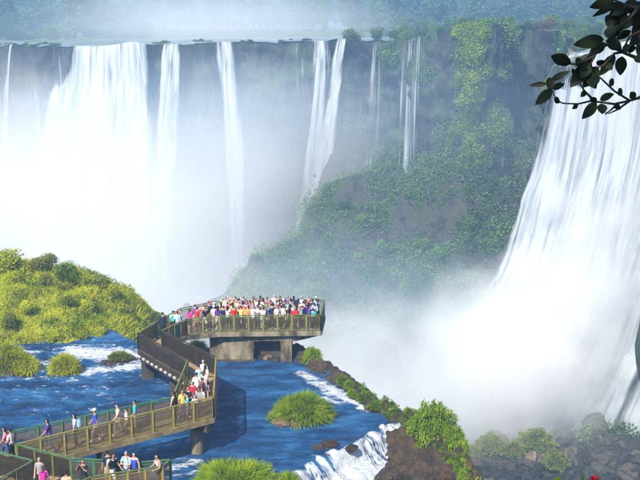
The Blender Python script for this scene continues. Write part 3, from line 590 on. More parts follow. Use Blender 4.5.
# brown earth ridge under the ferns
mb = []
for k, (px, py, D, r, l) in enumerate([(438, 464, 48.9, 0.75, 'large brown earth boulder on the ridge under the ferns'), (450, 480, 47.6, 0.85, 'brown earth boulder at the low end of the fern ridge'), (414, 447, 50.3, 0.5, 'brown rock at the head of the white cascade'), (387, 484, 45.4, 0.9, 'dark mossy boulder standing in the white cascade'), (448, 490, 46.8, 0.7, 'cracked brown boulder beside the foot of the cascade')]):
    o = obj('boulder', rock_mesh('boulder', 60 + k, 4, 0.5, 0.85), M['earth'] if k != 3 else M['mossrock'] if 'mossrock' in M else M['bed'], None, W(px, py, D=D)); o.scale = (r, r * 0.95, r * 1.0); o.rotation_euler = (0.2 * k, 0.3, k * 1.3)
    tag(o, l, 'boulder')
for k, (px, py, r, l, mt) in enumerate([(283, 424, 0.62, 'warm brown rock at the foot of the midstream grass dome', 'warm_rock'), (296, 426, 0.5, 'low brown rock touching the midstream grass dome', 'warm_rock'), (131, 361, 0.5, 'dark rock in the rapids near the corner of the walkway', 'boulder'), (303, 357, 0.62, 'dark round boulder by the end pillar of the platform', 'boulder'),
                                       (268, 359, 0.45, 'pale stone under the platform between wall and pillar', 'warm_rock'), (275, 361, 0.38, 'dark stone beside the pale one under the platform', 'boulder'), (262, 359, 0.35, 'small grey stone in the shadow of the platform', 'boulder'), (105, 363, 0.4, 'small wet rock next to the yellowish moss cushion', 'boulder'), (330, 445, 0.5, 'brown rock splitting the top of the white cascade', 'bed'), (352, 450, 0.4, 'small rock at the lip of the white cascade', 'bed'),
                                       (8, 374, 0.7, 'reddish brown rock below the wide shaggy tussock', 'warm_rock')]):
    c = at0(px, py); o = obj('boulder', rock_mesh('boulder', 80 + k, 3, 0.4, 0.75), M[mt], None, (c[0], c[1], 0.08)); o.scale = (r, r * 0.8, r * 0.8); o.rotation_euler = (0, 0, k * 1.1); tag(o, l, 'boulder')

rngm = np.random.default_rng(55); x = rngm.uniform(2.5, 10.5, 6000); y = rngm.uniform(41, 56, 6000); zb_ = bed(x, y); sdm = signed_dist(x, y, EDGE); rz_ = ridge(x, y)
k = np.where((((rz_ > -1.6) & (zb_ > -3)) | ((sdm > -1.3) & (zb_ > 0.12))) & (sdm < 1.5) & (perlin(np.stack([x * 0.9, y * 0.9, x * 0 + 2], -1)) > -0.05))[0][:1100]
P_MOSS = np.stack([x[k], y[k], zb_[k] + 0.03], -1)
# island on the left -----------------------------------------------------------------------
def island_z(x, y):
    H = np.interp(x, [-60, -34, -26, -21, -18.2, -16.0, -14.4, -13.2, -10.5], [3.4, 3.4, 2.9, 2.7, 1.7, 0.5, -1.4, -6.0, -12])
    p3 = np.stack([x, y, x * 0], -1); n = fbm(p3 * 0.35, 4)
    return (H + 3.0) * ss(58.5, 71.8, y + 0.5 * n) * ss(84, 77, y) - 3.0 + 0.45 * n * ss(63, 67, y)
gx = np.arange(-58, -10, 0.4); gy = np.arange(58.0, 85, 0.4); X, Y = np.meshgrid(gx, gy, indexing='ij')
tag(obj('island', mesh_np('island', np.stack([X.ravel(), Y.ravel(), island_z(X.ravel(), Y.ravel())], -1), grid_faces(len(gx), len(gy), ((X < -13.4) & (Y < 82))[:-1, :-1])), M['hill']), 'grassy island hill beyond the rapids', None, None, 'structure')
rng = np.random.default_rng(11); n = 52000
x = rng.uniform(-40, -12.6, n); y = 63.4 + 15.5 * rng.random(n) ** 1.2; z = island_z(x, y); k = (z > 0.02) | ((z > -3.5) & (y > 69)); x, y, z = x[k], y[k], z[k]; n = len(x)
cl = perlin(np.stack([x * 0.8, y * 0.8, x * 0], -1)); roots = np.stack([x, y, z - 0.05], -1)
tg_ = np.clip(0.56 + 0.40 * cl + 0.18 * perlin(np.stack([x * 3, y * 3, x * 0], -1)) + 0.14 * rng.normal(size=n), 0, 1)
dirs = rng.normal(size=(n, 3)) * 0.5 + np.array((0, -0.1, 1.0))
tag(obj('tall_grass', blades_mesh('tall_grass', roots, dirs, 0.62 + 0.25 * np.clip(cl, -1, 1), 0.06, 1.3, rng, seg=3, tint=tg_), LM['hill']), 'long yellow green grass covering the island', None, None, 'stuff')
shrub_p = []
for k in range(5):
    rng = np.random.default_rng(100 + k); lobes = rand_lobes(rng, 7, 2.0, 1.5, 0.0, 0.55, 0.6)
    shrub_p.append(foliage_mesh('foliage', 1500, lobes, 0.15, rng, 0.5, 0.6))
def shrub_stem(seed):
    mb = MB(); rng = random.Random(seed)
    for i in range(4):
        a = rng.uniform(0, 6.28); mb.tube([(0, 0, -0.2), (0.2 * math.cos(a), 0.2 * math.sin(a), 0.4), (0.55 * math.cos(a), 0.55 * math.sin(a), 0.95)], [0.05, 0.035, 0.015], 5)
    return mb.mesh('stem')
stem_me = shrub_stem(1); stem_me.materials.append(M['bark'])
def shrub(loc, s, mat, label, group, kind=None, rz=None, name='shrub', sz=None):
    k = random.randrange(5) if kind is None else kind
    e = empty(name, loc, random.uniform(0, 6.28) if rz is None else rz); e.scale = (s, s, sz or s); tag(e, label, 'shrub', group)
    f = obj('foliage', shrub_p[k], None, e)
    if len(shrub_p[k].materials) == 0: shrub_p[k].materials.append(LM['hill'])
    f.material_slots[0].link = 'OBJECT'; f.material_slots[0].material = LM[mat]
    obj('stem', stem_me, None, e)
    return e
ISL = [(8, 268, 74, 1.5, 'hill', 'tall rounded shrub on the crest at the outer end of the island'), (22, 276, 74, 0.9, 'hill', None), (40, 276, 75, 1.0, 'hill2', None), (66, 275, 73, 1.25, 'fern', 'dark green shrub standing highest on the island crest'), (80, 282, 73.5, 0.9, 'hill', None), (98, 289, 74, 1.0, 'hill2', None), (112, 300, 74, 0.85, 'hill', None),
       (128, 312, 73.5, 0.7, 'hill2', None), (138, 324, 72, 0.6, 'hill', None), (50, 270, 76, 1.0, 'hill2', None), (15, 300, 71, 0.8, 'hill', None), (48, 298, 71, 0.9, 'hill2', None), (86, 306, 70, 0.7, 'hill', None), (66, 312, 69, 0.7, 'hill2', None), (30, 318, 68, 0.8, 'hill', None), (100, 326, 67.5, 0.6, 'hill', None), (120, 334, 66.5, 0.55, 'hill2', None), (10, 330, 66.5, 0.8, 'hill2', None), (55, 335, 66, 0.6, 'hill', None), (80, 332, 66.5, 0.55, 'hill', None)]
for px, py, D, s, mt, l in ISL:
    c = W(px, py, D=D); zz = float(island_z(np.array([c[0]]), np.array([c[1]]))[0])
    shrub((c[0], c[1], zz - 0.1), s, mt, l or '%s shrub among the island grass, %s' % ('yellow green' if mt == 'hill' else 'dull olive', 'on the crest' if D > 72.5 else 'by the waterline' if D < 68 else 'half way up'), 'shrubs on the island')

def landmark(px):
    for lim, t in ((60, 'beyond the slim slanting waterfall'), (152, 'beyond the broadest waterfall'), (200, 'near the start of the far boardwalk'), (300, 'behind the far boardwalk'), (350, 'beyond the twin falls'), (430, 'above the short white waterfall'), (500, 'above the leafy green buttress'), (545, 'above the dark recess'), (999, 'beyond the huge waterfall')):
        if px < lim: return t
# gorge wall and talus greenery --------------------------------------------------------------
def clump_field(centres, radii, per, size, name, mat, label, rng, hang=0.5):
    Vs = []; Qs = []; Ts = []; b = 0
    for c_, r_ in zip(centres, radii):
        k = int(per * r_ * r_) + 12; d = rng.normal(size=(k, 3)); d /= np.linalg.norm(d, axis=1)[:, None]; rr = r_ * (1 - 0.5 * rng.random(k) ** 1.6)
        P = c_ + d * rr[:, None] * np.array((1, 0.8, 0.9)); P[:, 2] -= hang * r_ * rng.random(k)
        V, Q = leaf_quads(P, size, 0.5, 0.65, rng, nrm=d); Vs.append(V); Qs.append(Q + b); b += len(V)
        Ts.append(np.repeat(np.clip(0.42 + 0.28 * rng.normal() + 0.14 * rng.normal(size=k), 0, 1), 4))
    o = obj(name, mesh_np(name, np.concatenate(Vs), np.concatenate(Qs), {'tint': np.concatenate(Ts)}, smooth=False), LM[mat]); return tag(o, label, None, None, 'stuff')
rng = np.random.default_rng(23); xi = rng.uniform(-38, -13.8, 2600); yi = rng.uniform(64, 78, 2600); zi = island_z(xi, yi); Pi = np.stack([xi, yi, zi + 0.15], -1); ni = fbm(Pi * 0.45 + 6, 3)
for thr, mt_, nm_, lb_ in ((0.18, 'hill2', 'island_scrub', 'dull low scrub patches among the island grass'), (-9, 'fern', 'island_herbs', 'darker leafy herbs scattered among the island grass')):
    k = np.where((zi > 0.1) & ((ni > thr) if thr > 0 else (ni < -0.22)))[0][:(300 if thr > 0 else 130)]; clump_field(Pi[k], 0.18 + 0.22 * rng.exponential(size=len(k)), 420, 0.13, nm_, mt_, lb_, rng, 0.0)
rng = np.random.default_rng(22); clump_field(P_MOSS, rng.uniform(0.08, 0.26, len(P_MOSS)), 900, 0.09, 'ridge_moss', 'fern', 'small moss tufts sprinkled over the brown rim rocks', rng, 0.2)
rng = np.random.default_rng(21)
i0, i1 = near_i(4, 216), near_i(40, 155); ii = rng.integers(i0, i1, 9000); vv = rng.random(9000) ** 1.1 * 0.75
P = cliff_pts(ii, vv); dpx = P[:, 1] * math.cos(PITCH) + (CZ - P[:, 2]) * math.sin(PITCH); px = 320 + P[:, 0] * F / dpx
nz = fbm(P * np.array((0.11, 0.11, 0.06)) + 2, 3) + 0.55 * np.exp(-((px - 468) / 16) ** 2) + 0.25 * ss(0.07, 0.0, vv) - 0.5 * ss(505, 525, px) - 0.6 * np.exp(-((px - 411) / 10) ** 2) - 0.6 * np.exp(-((px - 376) / 9) ** 2) - 0.25 * ss(440, 420, px)
k = np.where(nz > 0.12)[0][:1500]
clump_field(P[k], 0.4 + 0.45 * rng.exponential(size=len(k)), 70, 0.34, 'wall_greenery', 'cliff', 'green creepers and bushes clinging to the dark gorge wall', rng, 0.9)
_kb = np.where((px > 446) & (px < 496) & (vv < 0.42) & (nz > 0.1))[0][:260]; clump_field(P[_kb] + np.array((0, -0.8, 0.3)), 0.5 + 0.45 * rng.exponential(size=len(_kb)), 80, 0.3, 'buttress_greenery', 'lush', 'bright yellow green growth on the leafy buttress', rng, 0.8)  # brighter leaf colour than the other wall greenery
x = rng.uniform(-25, 50, 14000); y = rng.uniform(125, 208, 14000); z = talus_z(x, y); P = np.stack([x, y, z], -1)
nz = fbm(P * 0.09 + 7, 3) + 0.12; k = np.where((nz > -0.10) & (z > -36) & (x > -13 + 0.12 * (150 - y)))[0][:6500]
clump_field(P[k], 0.3 + 0.55 * rng.exponential(size=len(k)), 42, 0.36, 'talus_greenery', 'cliff', 'low green growth over the talus rocks', rng, 0.2)
for (px, py, D, s) in [(385, 268, 168, 2.6), (372, 290, 160, 2.2), (412, 222, 178, 2.0), (398, 240, 172, 1.9), (430, 205, 180, 1.9), (350, 300, 157, 2.4), (405, 298, 155, 2.3), (330, 250, 180, 2.0), (440, 275, 160, 2.0), (360, 235, 180, 1.8), (470, 235, 168, 1.8), (345, 215, 186, 1.7), (300, 280, 165, 2.2), (265, 292, 165, 2.0), (320, 300, 158, 2.3), (455, 190, 178, 1.8), (425, 255, 165, 1.9), (390, 190, 190, 1.6)]:
    c = W(px, py, D=D); zz = float(talus_z(np.array([c[0]]), np.array([c[1]]))[0])
    shrub((c[0], c[1], zz - 0.3), s, random.choice(['cliff', 'cliff', 'tree2']), 'rounded bush on the misty talus slope %s' % ('under the thin falls' if px < 400 and py < 250 else 'below the leafy green buttress' if px > 420 else 'half way down' if py < 280 else 'low in the spray'), 'bushes on the talus slope')
rng = np.random.default_rng(5)
for kk in range(64):
    i = int(rng.integers(near_i(13, 212), near_i(38, 150))); b_ = CR[i]; back = rng.uniform(0.3, 16); x_, y_ = b_[0] - CN[i, 0] * back, b_[1] - CN[i, 1] * back
    dry = 0.0 < rng.random() < 0.18 and x_ > 30
    shrub((x_, y_, plateau_z(x_, y_) - 0.2), rng.uniform(0.8, 1.7), 'dry' if dry else ['cliff', 'tree2', 'tree'][kk % 3], 'reddish dry bush on the top of the gorge wall' if dry else ('%s green bush along the top edge of the gorge wall %s' % (('bright', 'olive', 'dark')[kk % 3], landmark(320 + x_ * F / (y_ * 0.975)))).replace('above the', 'near the').replace('beyond the', 'near the'), 'bushes along the top of the gorge wall')
for kk in range(40):
    px = rng.uniform(335, 600); D = rng.uniform(205, 270); c = W(px, 30, D=D); red = 500 < px < 580 and D > 225
    shrub((c[0], c[1], plateau_z(c[0], c[1]) - 0.2), rng.uniform(1.2, 2.2), 'dry' if red else ['cliff', 'tree2'][kk % 2], 'reddish dry bush further back on the plateau' if red else '%s green bush on the plateau scrub %s' % (('bright', 'olive')[kk % 2], landmark(px)), 'bushes on the plateau')

for kk in range(46):
    px = float(rng.choice([-5, 6, 20, 28, 45, 155, 158, 192, 204, 246, 262, 280, 291, 308, 352, 358])) + rng.uniform(-5, 5); i = px_to_crest(px); b_ = CR[i]; back = rng.uniform(0.5, 14); x_, y_ = b_[0], b_[1] + back
    shrub((x_, y_, plateau_z(x_, y_) - 0.1), rng.uniform(0.7, 1.5), ['cliff', 'tree2', 'tree'][kk % 3], '%s bush on the brink of the falls, %s' % (('bright', 'dark', 'dull')[kk % 3], landmark(px).replace('beyond', 'by').replace('behind', 'before').replace('above', 'by')), 'bushes on the brink of the falls', sz=rng.uniform(0.3, 0.7))
for kk in range(150):
    px = rng.uniform(-20, 660); D = rng.uniform(250, 420) if px > 330 else rng.uniform(262, 300); c = W(px, 30, D=D)
    if 150 < px < 330: continue
    shrub((c[0], c[1], plateau_z(c[0], c[1]) - 0.2), rng.uniform(1.6, 3.2), ['cliff', 'tree2', 'tree'][kk % 3], '%s thicket bush at the forest edge %s' % (('bright', 'olive', 'dark')[kk % 3], landmark(px)), 'thicket bushes at the forest edge')
# forest on the plateau -----------------------------------------------------------------------
tree_p = []
for k in range(6):
    rng = np.random.default_rng(200 + k); w = [9, 7, 11, 6, 8, 10][k]; h = [10, 11, 11, 11, 8, 12][k]; z0 = [0.8, 0.6, 1.0, 0.8, 0.4, 0.8][k]
    cr = foliage_mesh('crown', 1700, rand_lobes(rng, 12, w, h, z0, 0.42, 0.36), 0.85, rng, 0.6, 0.65)
    cr.materials.append(LM['tree' if k % 2 else 'tree2']); mb = MB(); r2 = random.Random(k)
    mb.tube([(0, 0, -0.5), (0.15, 0.1, z0 * 0.6), (0.1, 0.3, z0 + h * 0.55)], [0.34, 0.26, 0.08], 7)
    for i in range(5):
        a = i * 1.3 + r2.random(); zb = z0 * 0.75 + i * h * 0.08; mb.tube([(0.1, 0.15, zb), (w * 0.18 * math.cos(a), w * 0.18 * math.sin(a), zb + h * 0.14), (w * 0.34 * math.cos(a), w * 0.34 * math.sin(a), zb + h * 0.3)], [0.14, 0.09, 0.03], 5)
    tr = mb.mesh('trunk', True); tr.materials.append(M['bark']); tree_p.append((cr, tr))
def far_tree(x_, y_, s, k, px=0, row=0):
    e = empty('forest_tree', (x_, y_, plateau_z(x_, y_) - 0.2), random.uniform(0, 6.28)); e.scale = (s, s, s * random.uniform(0.9, 1.2))
    tag(e, '%s %s forest tree %s, %s' % (('dark', 'pale')[k % 2 == 0], ('broad', 'slim', 'wide', 'narrow', 'low', 'tall')[k], landmark(px), ('front edge', 'front edge', 'middle rows', 'back rows', 'rear rows', 'rearmost row')[row]), 'tree', 'forest trees on the plateau')
    obj('crown', tree_p[k][0], None, e); obj('trunk', tree_p[k][1], None, e)
random.seed(12)
for row, (D, npx, smin, smax) in enumerate([(292, 26, 0.75, 1.15), (330, 32, 0.8, 1.2), (385, 40, 0.95, 1.35), (450, 46, 1.1, 1.6), (540, 46, 1.3, 1.9), (640, 60, 1.6, 2.3)]):
    for i in range(npx):
        px = -25 + (i + random.uniform(0.1, 0.9)) * 690 / npx
        if row == 0 and px > 150: continue
        if row == 1 and 150 < px < 330: continue
        d = D + random.uniform(-16, 16) + (40 if px > 330 and row < 2 else 0); c = W(px, 30, D=d); far_tree(c[0], c[1], random.uniform(smin, smax), random.randrange(6), px, row)

# tree that overhangs the viewpoint ---------------------------------------------------------
M['leaf_dark'] = leaf_mat('broad_dark_leaf', (0.005, 0.009, 0.003), (0.008, 0.014, 0.005), (0.012, 0.02, 0.007), trans=0.05, rough=0.5, spec=0.15)  # near-black leaf colour carries the shade the leaves hang in
M['twig'] = rough_mat('dark_twig', [(0.3, (0.02, 0.016, 0.012)), (0.7, (0.05, 0.04, 0.03))], scale=20, rough=0.9, bump=0.4)
tr = empty('overhanging_tree', (4.6, 0.9, 20.0)); tag(tr, 'tree leaning over the viewpoint with broad shade-darkened leaves on thin twigs', 'tree')
TO = Vector(tr.location)
def zp(X_, Y_, D): return Vector(W(500 + X_ * 0.26, Y_ * 0.26, D=D)) - TO
mb = MB(); mb.tube([(0, 0, -3.0), (0.05, 0.15, 2), (-0.1, 0.3, 4.2), (-0.5, 0.2, 6.6), (-1.2, 0, 8.6)], [0.3, 0.22, 0.18, 0.13, 0.06], 9)
for i in range(7):
    a = i * 0.9; mb.tube([(-0.3, 0.25, 5.0 + 0.4 * i), (-0.3 + 1.3 * math.cos(a), 0.2 + 1.3 * math.sin(a), 6.0 + 0.4 * i), (-0.3 + 2.9 * math.cos(a), 0.2 + 2.9 * math.sin(a), 6.6 + 0.4 * i)], [0.1, 0.06, 0.02], 6)
mb.build('trunk', M['bark'], tr, True)
mb = MB(); j0 = Vector((-0.05, 0.25, 3.0))
A = zp(620, 330, 4.6); mb.tube([j0, (j0 + A) / 2 + Vector((0, 0.6, 0.25)), A, zp(538, 375, 4.5), zp(500, 387, 4.5), zp(455, 420, 4.48), zp(420, 436, 4.46), zp(402, 432, 4.45)], [0.05, 0.03, 0.012, 0.008, 0.006, 0.0045, 0.003, 0.002], 6)
for pts in [[(500, 387, 4.5), (440, 400, 4.5), (350, 388, 4.48), (300, 400, 4.46), (240, 397, 4.45), (215, 380, 4.44), (200, 345, 4.44)], [(500, 387, 4.5), (440, 350, 4.46), (385, 298, 4.42), (350, 285, 4.4)], [(350, 375, 4.48), (325, 350, 4.44), (302, 312, 4.4)], [(440, 400, 4.5), (400, 395, 4.48), (370, 390, 4.46)], [(455, 395, 4.5), (430, 420, 4.48), (405, 440, 4.46)]]:
    mb.tube([zp(*q) for q in pts], [0.006 - 0.004 * i / len(pts) for i in range(len(pts))], 5)
B = zp(600, 250, 4.3); mb.tube([j0 + Vector((0, 0, 0.4)), (j0 + B) / 2 + Vector((0, 0.5, 0.5)), B, zp(538, 228, 4.35), (zp(470, 200, 4.35)), zp(430, 180, 4.35), zp(400, 165, 4.35)], [0.04, 0.025, 0.012, 0.009, 0.007, 0.005, 0.003], 6)
Cc = zp(580, 30, 4.2); mb.tube([j0 + Vector((0, 0, 0.9)), (j0 + Cc) / 2 + Vector((0, 0.5, 0.5)), Cc, zp(530, 30, 4.25), zp(480, 20, 4.3), zp(440, 0, 4.3)], [0.04, 0.02, 0.012, 0.01, 0.007, 0.004], 6)
for pts in [[(538, 120, 4.3), (500, 140, 4.3), (470, 195, 4.33)], [(560, 60, 4.25), (535, 140, 4.3), (560, 190, 4.3)], [(470, 200, 4.35), (440, 206, 4.33), (400, 250, 4.3), (370, 262, 4.3)], [(420, 170, 4.35), (380, 185, 4.33), (365, 215, 4.32), (350, 245, 4.3)], [(365, 215, 4.32), (300, 245, 4.3), (275, 247, 4.28)], [(530, 30, 4.25), (500, 70, 4.25), (440, 125, 4.28), (408, 160, 4.3)]]:
    mb.tube([zp(*q) for q in pts], [0.007 - 0.0045 * i / len(pts) for i in range(len(pts))], 5)
mb.build('branch', M['twig'], tr, True)
def leaf_shape(n=9):
    V = []; Fc = []
    for i in range(n):
        t = i / (n - 1); w = 0.5 * math.sin(math.pi * min(1, t * 0.96 + 0.02) ** 0.85) ** 0.9 if 0 < i < n - 1 else 0.01
        bend = -0.16 * t * t
        V += [(t, -w, bend + 0.12 * w), (t, 0, bend - 0.015), (t, w, bend + 0.12 * w)]
    for i in range(n - 1):
        for k in (0, 1): Fc.append((i * 3 + k, i * 3 + 3 + k, i * 3 + 4 + k, i * 3 + 1 + k))
    me = bpy.data.meshes.new('leaf'); me.from_pydata(V, [], Fc); me.polygons.foreach_set('use_smooth', [True] * len(me.polygons))
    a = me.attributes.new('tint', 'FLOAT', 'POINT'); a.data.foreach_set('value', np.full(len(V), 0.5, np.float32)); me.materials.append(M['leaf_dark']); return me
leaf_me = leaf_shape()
LEAVES = [(400, 150, 288, 172, 44), (275, 246, 190, 210, 40), (182, 322, 112, 328, 18), (200, 342, 138, 404, 36), (195, 310, 268, 272, 22), (202, 340, 246, 322, 24), (192, 296, 196, 350, 30), (368, 212, 288, 252, 38), (352, 240, 272, 332, 52), (378, 255, 322, 338, 48), (345, 280, 366, 340, 42), (442, 208, 384, 292, 36), (470, 216, 460, 290, 42), (405, 166, 344, 208, 36),
          (410, 152, 470, 190, 42), (420, 150, 428, 90, 42), (444, -4, 340, 28, 36), (452, 8, 358, 64, 24), (480, 30, 418, 112, 60), (500, 60, 468, 116, 40), (522, -2, 486, 52, 46), (505, 118, 444, 150, 28), (488, 168, 482, 204, 24), (372, 394, 318, 456, 36), (390, 398, 396, 438, 36), (384, 384, 436, 360, 28), (368, 374, 350, 392, 24), (470, 10, 430, 60, 50), (540, 40, 500, 100, 46), (545, 90, 510, 140, 40), (560, 10, 520, 60, 50),
          (540, 130, 500, 175, 36), (230, 396, 205, 372, 20), (300, 400, 280, 418, 18), (330, 350, 312, 372, 20), (385, 300, 352, 318, 26), (420, 330, 440, 300, 22), (470, 366, 452, 338, 24), (520, 380, 500, 352, 26), (440, 400, 462, 420, 20), (520, 215, 548, 240, 30), (500, 205, 512, 168, 28), (400, 250, 372, 232, 28), (410, 240, 430, 268, 26), (310, 245, 292, 222, 24), (330, 236, 318, 262, 26), (480, 60, 446, 40, 34), (520, 100, 545, 130, 34), (470, 120, 452, 96, 26), (300, 300, 278, 262, 22), (345, 245, 310, 300, 40), (560, 150, 530, 215, 40), (440, 60, 408, 100, 44), (455, 90, 430, 150, 40)]
rl = random.Random(4)
for x0, y0, x1, y1, w in LEAVES:
    D0 = 4.34 + rl.uniform(-0.05, 0.05); a = zp(x0, y0, D0); b = zp(x1, y1, D0 + rl.uniform(-0.06, 0.03)); d = b - a; ln_ = d.length; ux = d.normalized()
    vw = (a + TO - Vector((0, 0, CZ))).normalized(); uy = ux.cross(vw).normalized(); tilt = rl.uniform(-0.5, 0.5); uz = ux.cross(uy); uy = (uy * math.cos(tilt) + uz * math.sin(tilt)).normalized(); uz = ux.cross(uy)
    wm = w * 0.26 / F * 4.45 * 1.12
    if uz.z < 0: uy, uz = -uy, -uz
    mt = Matrix(((ux.x * ln_, uy.x * wm, uz.x * ln_ * 0.6, a.x), (ux.y * ln_, uy.y * wm, uz.y * ln_ * 0.6, a.y), (ux.z * ln_, uy.z * wm, uz.z * ln_ * 0.6, a.z), (0, 0, 0, 1)))
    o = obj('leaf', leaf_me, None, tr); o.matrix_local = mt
rng = np.random.default_rng(31)
lobes = [((-2.2, -0.6, 7.6), (2.6, 2.6, 1.4)), ((0.4, 0.4, 8.4), (2.6, 2.4, 1.5)), ((-3.6, 0.6, 7.2), (2.0, 1.9, 1.0)), ((-1.2, -2.4, 7.4), (2.4, 2.0, 1.4)), ((-1.5, 1.0, 9.2), (2.6, 2.4, 1.4)), ((1.6, -1.4, 7.2), (2.0, 2.0, 1.4)), ((-3.6, -2.2, 7.8), (2.2, 2.2, 1.2)), ((-5.2, -1.2, 8.0), (1.8, 1.8, 1.0))]
cm = foliage_mesh('crown', 16000, lobes, 0.2, rng, 0.7, 0.5); obj('crown', cm, M['leaf_dark'], tr)  # unseen crown, set above the view to keep sun off the leaves

# boulder bank by the pool -------------------------------------------------------------------
gx = np.arange(6, 70, 0.7); gy = np.arange(88, 142, 0.7); X, Y = np.meshgrid(gx, gy, indexing='ij'); x = X.ravel(); y = Y.ravel(); p3 = np.stack([x, y, x * 0], -1)
def bank_z(x, y):
    p3 = np.stack([x, y, x * 0], -1); lim = np.interp(x, [6, 18, 24, 30, 36, 42, 50, 70], [114, 128, 132, 132, 135, 138, 139, 140])
    return -38.6 + 3.0 * ss(0, 9, lim - y + 2.0 * perlin(p3 * 0.15)) + 0.10 * np.maximum(lim - 8 - y, 0) + 0.9 * fbm(p3 * 0.3, 4)
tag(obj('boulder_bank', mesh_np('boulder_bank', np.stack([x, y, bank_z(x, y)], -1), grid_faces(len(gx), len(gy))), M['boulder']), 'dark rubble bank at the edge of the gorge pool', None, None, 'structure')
rk = [rock_mesh('boulder', 300 + k, 3, 0.75, 0.8) for k in range(6)]
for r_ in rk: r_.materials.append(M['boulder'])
rng = np.random.default_rng(77)
def bank_rock(px, py, r, label, kk, mat=None):
    c = np.array(W(px, py, -35.5)); z0 = float(bank_z(np.array([c[0]]), np.array([c[1]]))[0]); o = obj('boulder', rk[kk % 6], None, None, (c[0], c[1], z0 + r * 0.25)); o.scale = (r, r * rng.uniform(0.7, 1.1), r * rng.uniform(0.7, 1.2)); o.rotation_euler = (rng.uniform(-.3, .3), rng.uniform(-.3, .3), rng.uniform(0, 6)); tag(o, label, 'boulder', 'boulders on the bank of the gorge pool' if 'rubble' in label else None)
    if mat: o.material_slots[0].link = 'OBJECT'; o.material_slots[0].material = mat
for kk in range(190):
    px = rng.uniform(455, 660); py = rng.uniform(436 if px < 585 else 428, 492); r_ = min(1.5, 0.45 + 0.3 * rng.exponential()); bank_rock(px, py, r_, '%s grey boulder in the rubble %s' % (('small', 'middling', 'large')[int((r_ - 0.45) / 0.351)], 'below the huge waterfall' if px > 580 else 'right of the mossiest mound' if px > 545 else 'around the mossy mounds'), kk)
for kk, (px, py, r, l) in enumerate([(497, 440, 2.2, 'pointed dark boulder behind the left of the mossy boulders'), (560, 433, 1.8, 'steep dark boulder tip at the water right of the mossiest boulder'), (598, 432, 2.6, 'large flat topped black boulder under the huge waterfall'), (625, 430, 2.6, 'large black boulder next to the flat topped one'), (532, 470, 2.0, 'brownish boulder below the mossiest one')]):
    bank_rock(px, py, r, l, kk + 2, M['warm_rock'] if kk == 4 else None)
for kk, (px, py, r, l) in enumerate([(535, 452, 2.5, 'mossiest yellow green mound on the boulder bank'), (490, 454, 1.8, 'pale mossy mound left of the mossiest one on the bank'), (556, 472, 1.5, 'bright moss clump low beside the brownish boulder'), (472, 458, 1.2, 'small pale moss clump at the outer end of the bank'), (516, 456, 1.5, 'mossy mound touching the left side of the mossiest one')]):
    c = np.array(W(px, py, -35)); tussock('moss_mound', l, (c[0], c[1], float(bank_z(c[:1], c[1:2])[0]) + 0.5), r * 1.1, r, r * 1.1, 1900, 0.5, 0.12, 1.8, 'hill2', cat='moss', seed=90 + kk)
# stones too many to count between the boulders
Vs = []; Fs = []; b_ = 0; base = np.array([v.co[:] for v in rock_mesh('s', 5, 1, 0.5, 0.8).vertices]); bf = np.array([p.vertices[:] for p in rock_mesh('s', 5, 1, 0.5, 0.8).polygons])
for kk in range(2600):
    x_ = rng.uniform(14, 60); y_ = rng.uniform(98, 134); s = rng.uniform(0.15, 0.5); a = rng.uniform(0, 6.28); ca, sa = math.cos(a), math.sin(a)
    Q = base * s; Q = np.stack([Q[:, 0] * ca - Q[:, 1] * sa, Q[:, 0] * sa + Q[:, 1] * ca, Q[:, 2]], -1) + np.array((x_, y_, 0)); Vs.append(Q); Fs.append(bf + b_); b_ += len(Q)
V = np.concatenate(Vs); nb = len(base); cen = V.reshape(-1, nb, 3).mean(1); V[:, 2] += np.repeat(bank_z(cen[:, 0], cen[:, 1]), nb) + 0.1
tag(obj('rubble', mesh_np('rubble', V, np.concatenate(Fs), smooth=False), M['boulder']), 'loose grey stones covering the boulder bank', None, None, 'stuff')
# dark buttress at the right foot of the huge fall
o = obj('rock_buttress', rock_mesh('rock_buttress', 401, 4, 0.9, 1.0), M['cliff'], None, (50.6, 128, -19)); o.scale = (6.8, 5.5, 24); tag(o, 'dark wet rock buttress right of the huge waterfall', 'rock')

# flowering shrub on the slope just below the viewpoint: only one red blossom reaches the picture
fs = empty('flowering_shrub', (2.35, 7.6, float(bed(np.array([2.35]), np.array([7.6]))[0]))); tag(fs, 'shrub with one red blossom on the slope below the viewpoint', 'shrub')
tipw = Vector(W(594.5, 481.0, D=7.6)) - Vector(fs.location)
mb = MB(); mb.tube([(0, 0, -0.5), (0.05, 0, tipw.z * 0.5), tuple(tipw)], [0.03, 0.02, 0.006], 6); mb.build('stem', M['twig'], fs, True)
M['petal'] = leaf_mat('red_petal', (0.5, 0.01, 0.01), (0.65, 0.015, 0.015), (0.75, 0.03, 0.02), trans=0.3)
petal_me = leaf_me.copy(); petal_me.materials.clear(); petal_me.materials.append(M['petal'])
for k in range(6):
    o = obj('petal', petal_me, None, fs, tuple(tipw)); o.rotation_euler = (0, -0.75, k * 1.047); o.scale = (0.055, 0.05, 0.05)
obj('foliage', foliage_mesh('foliage', 700, rand_lobes(np.random.default_rng(8), 9, 2.2, float(tipw.z) - 0.9, 0.3), 0.12, np.random.default_rng(9)), LM['fern'], fs)
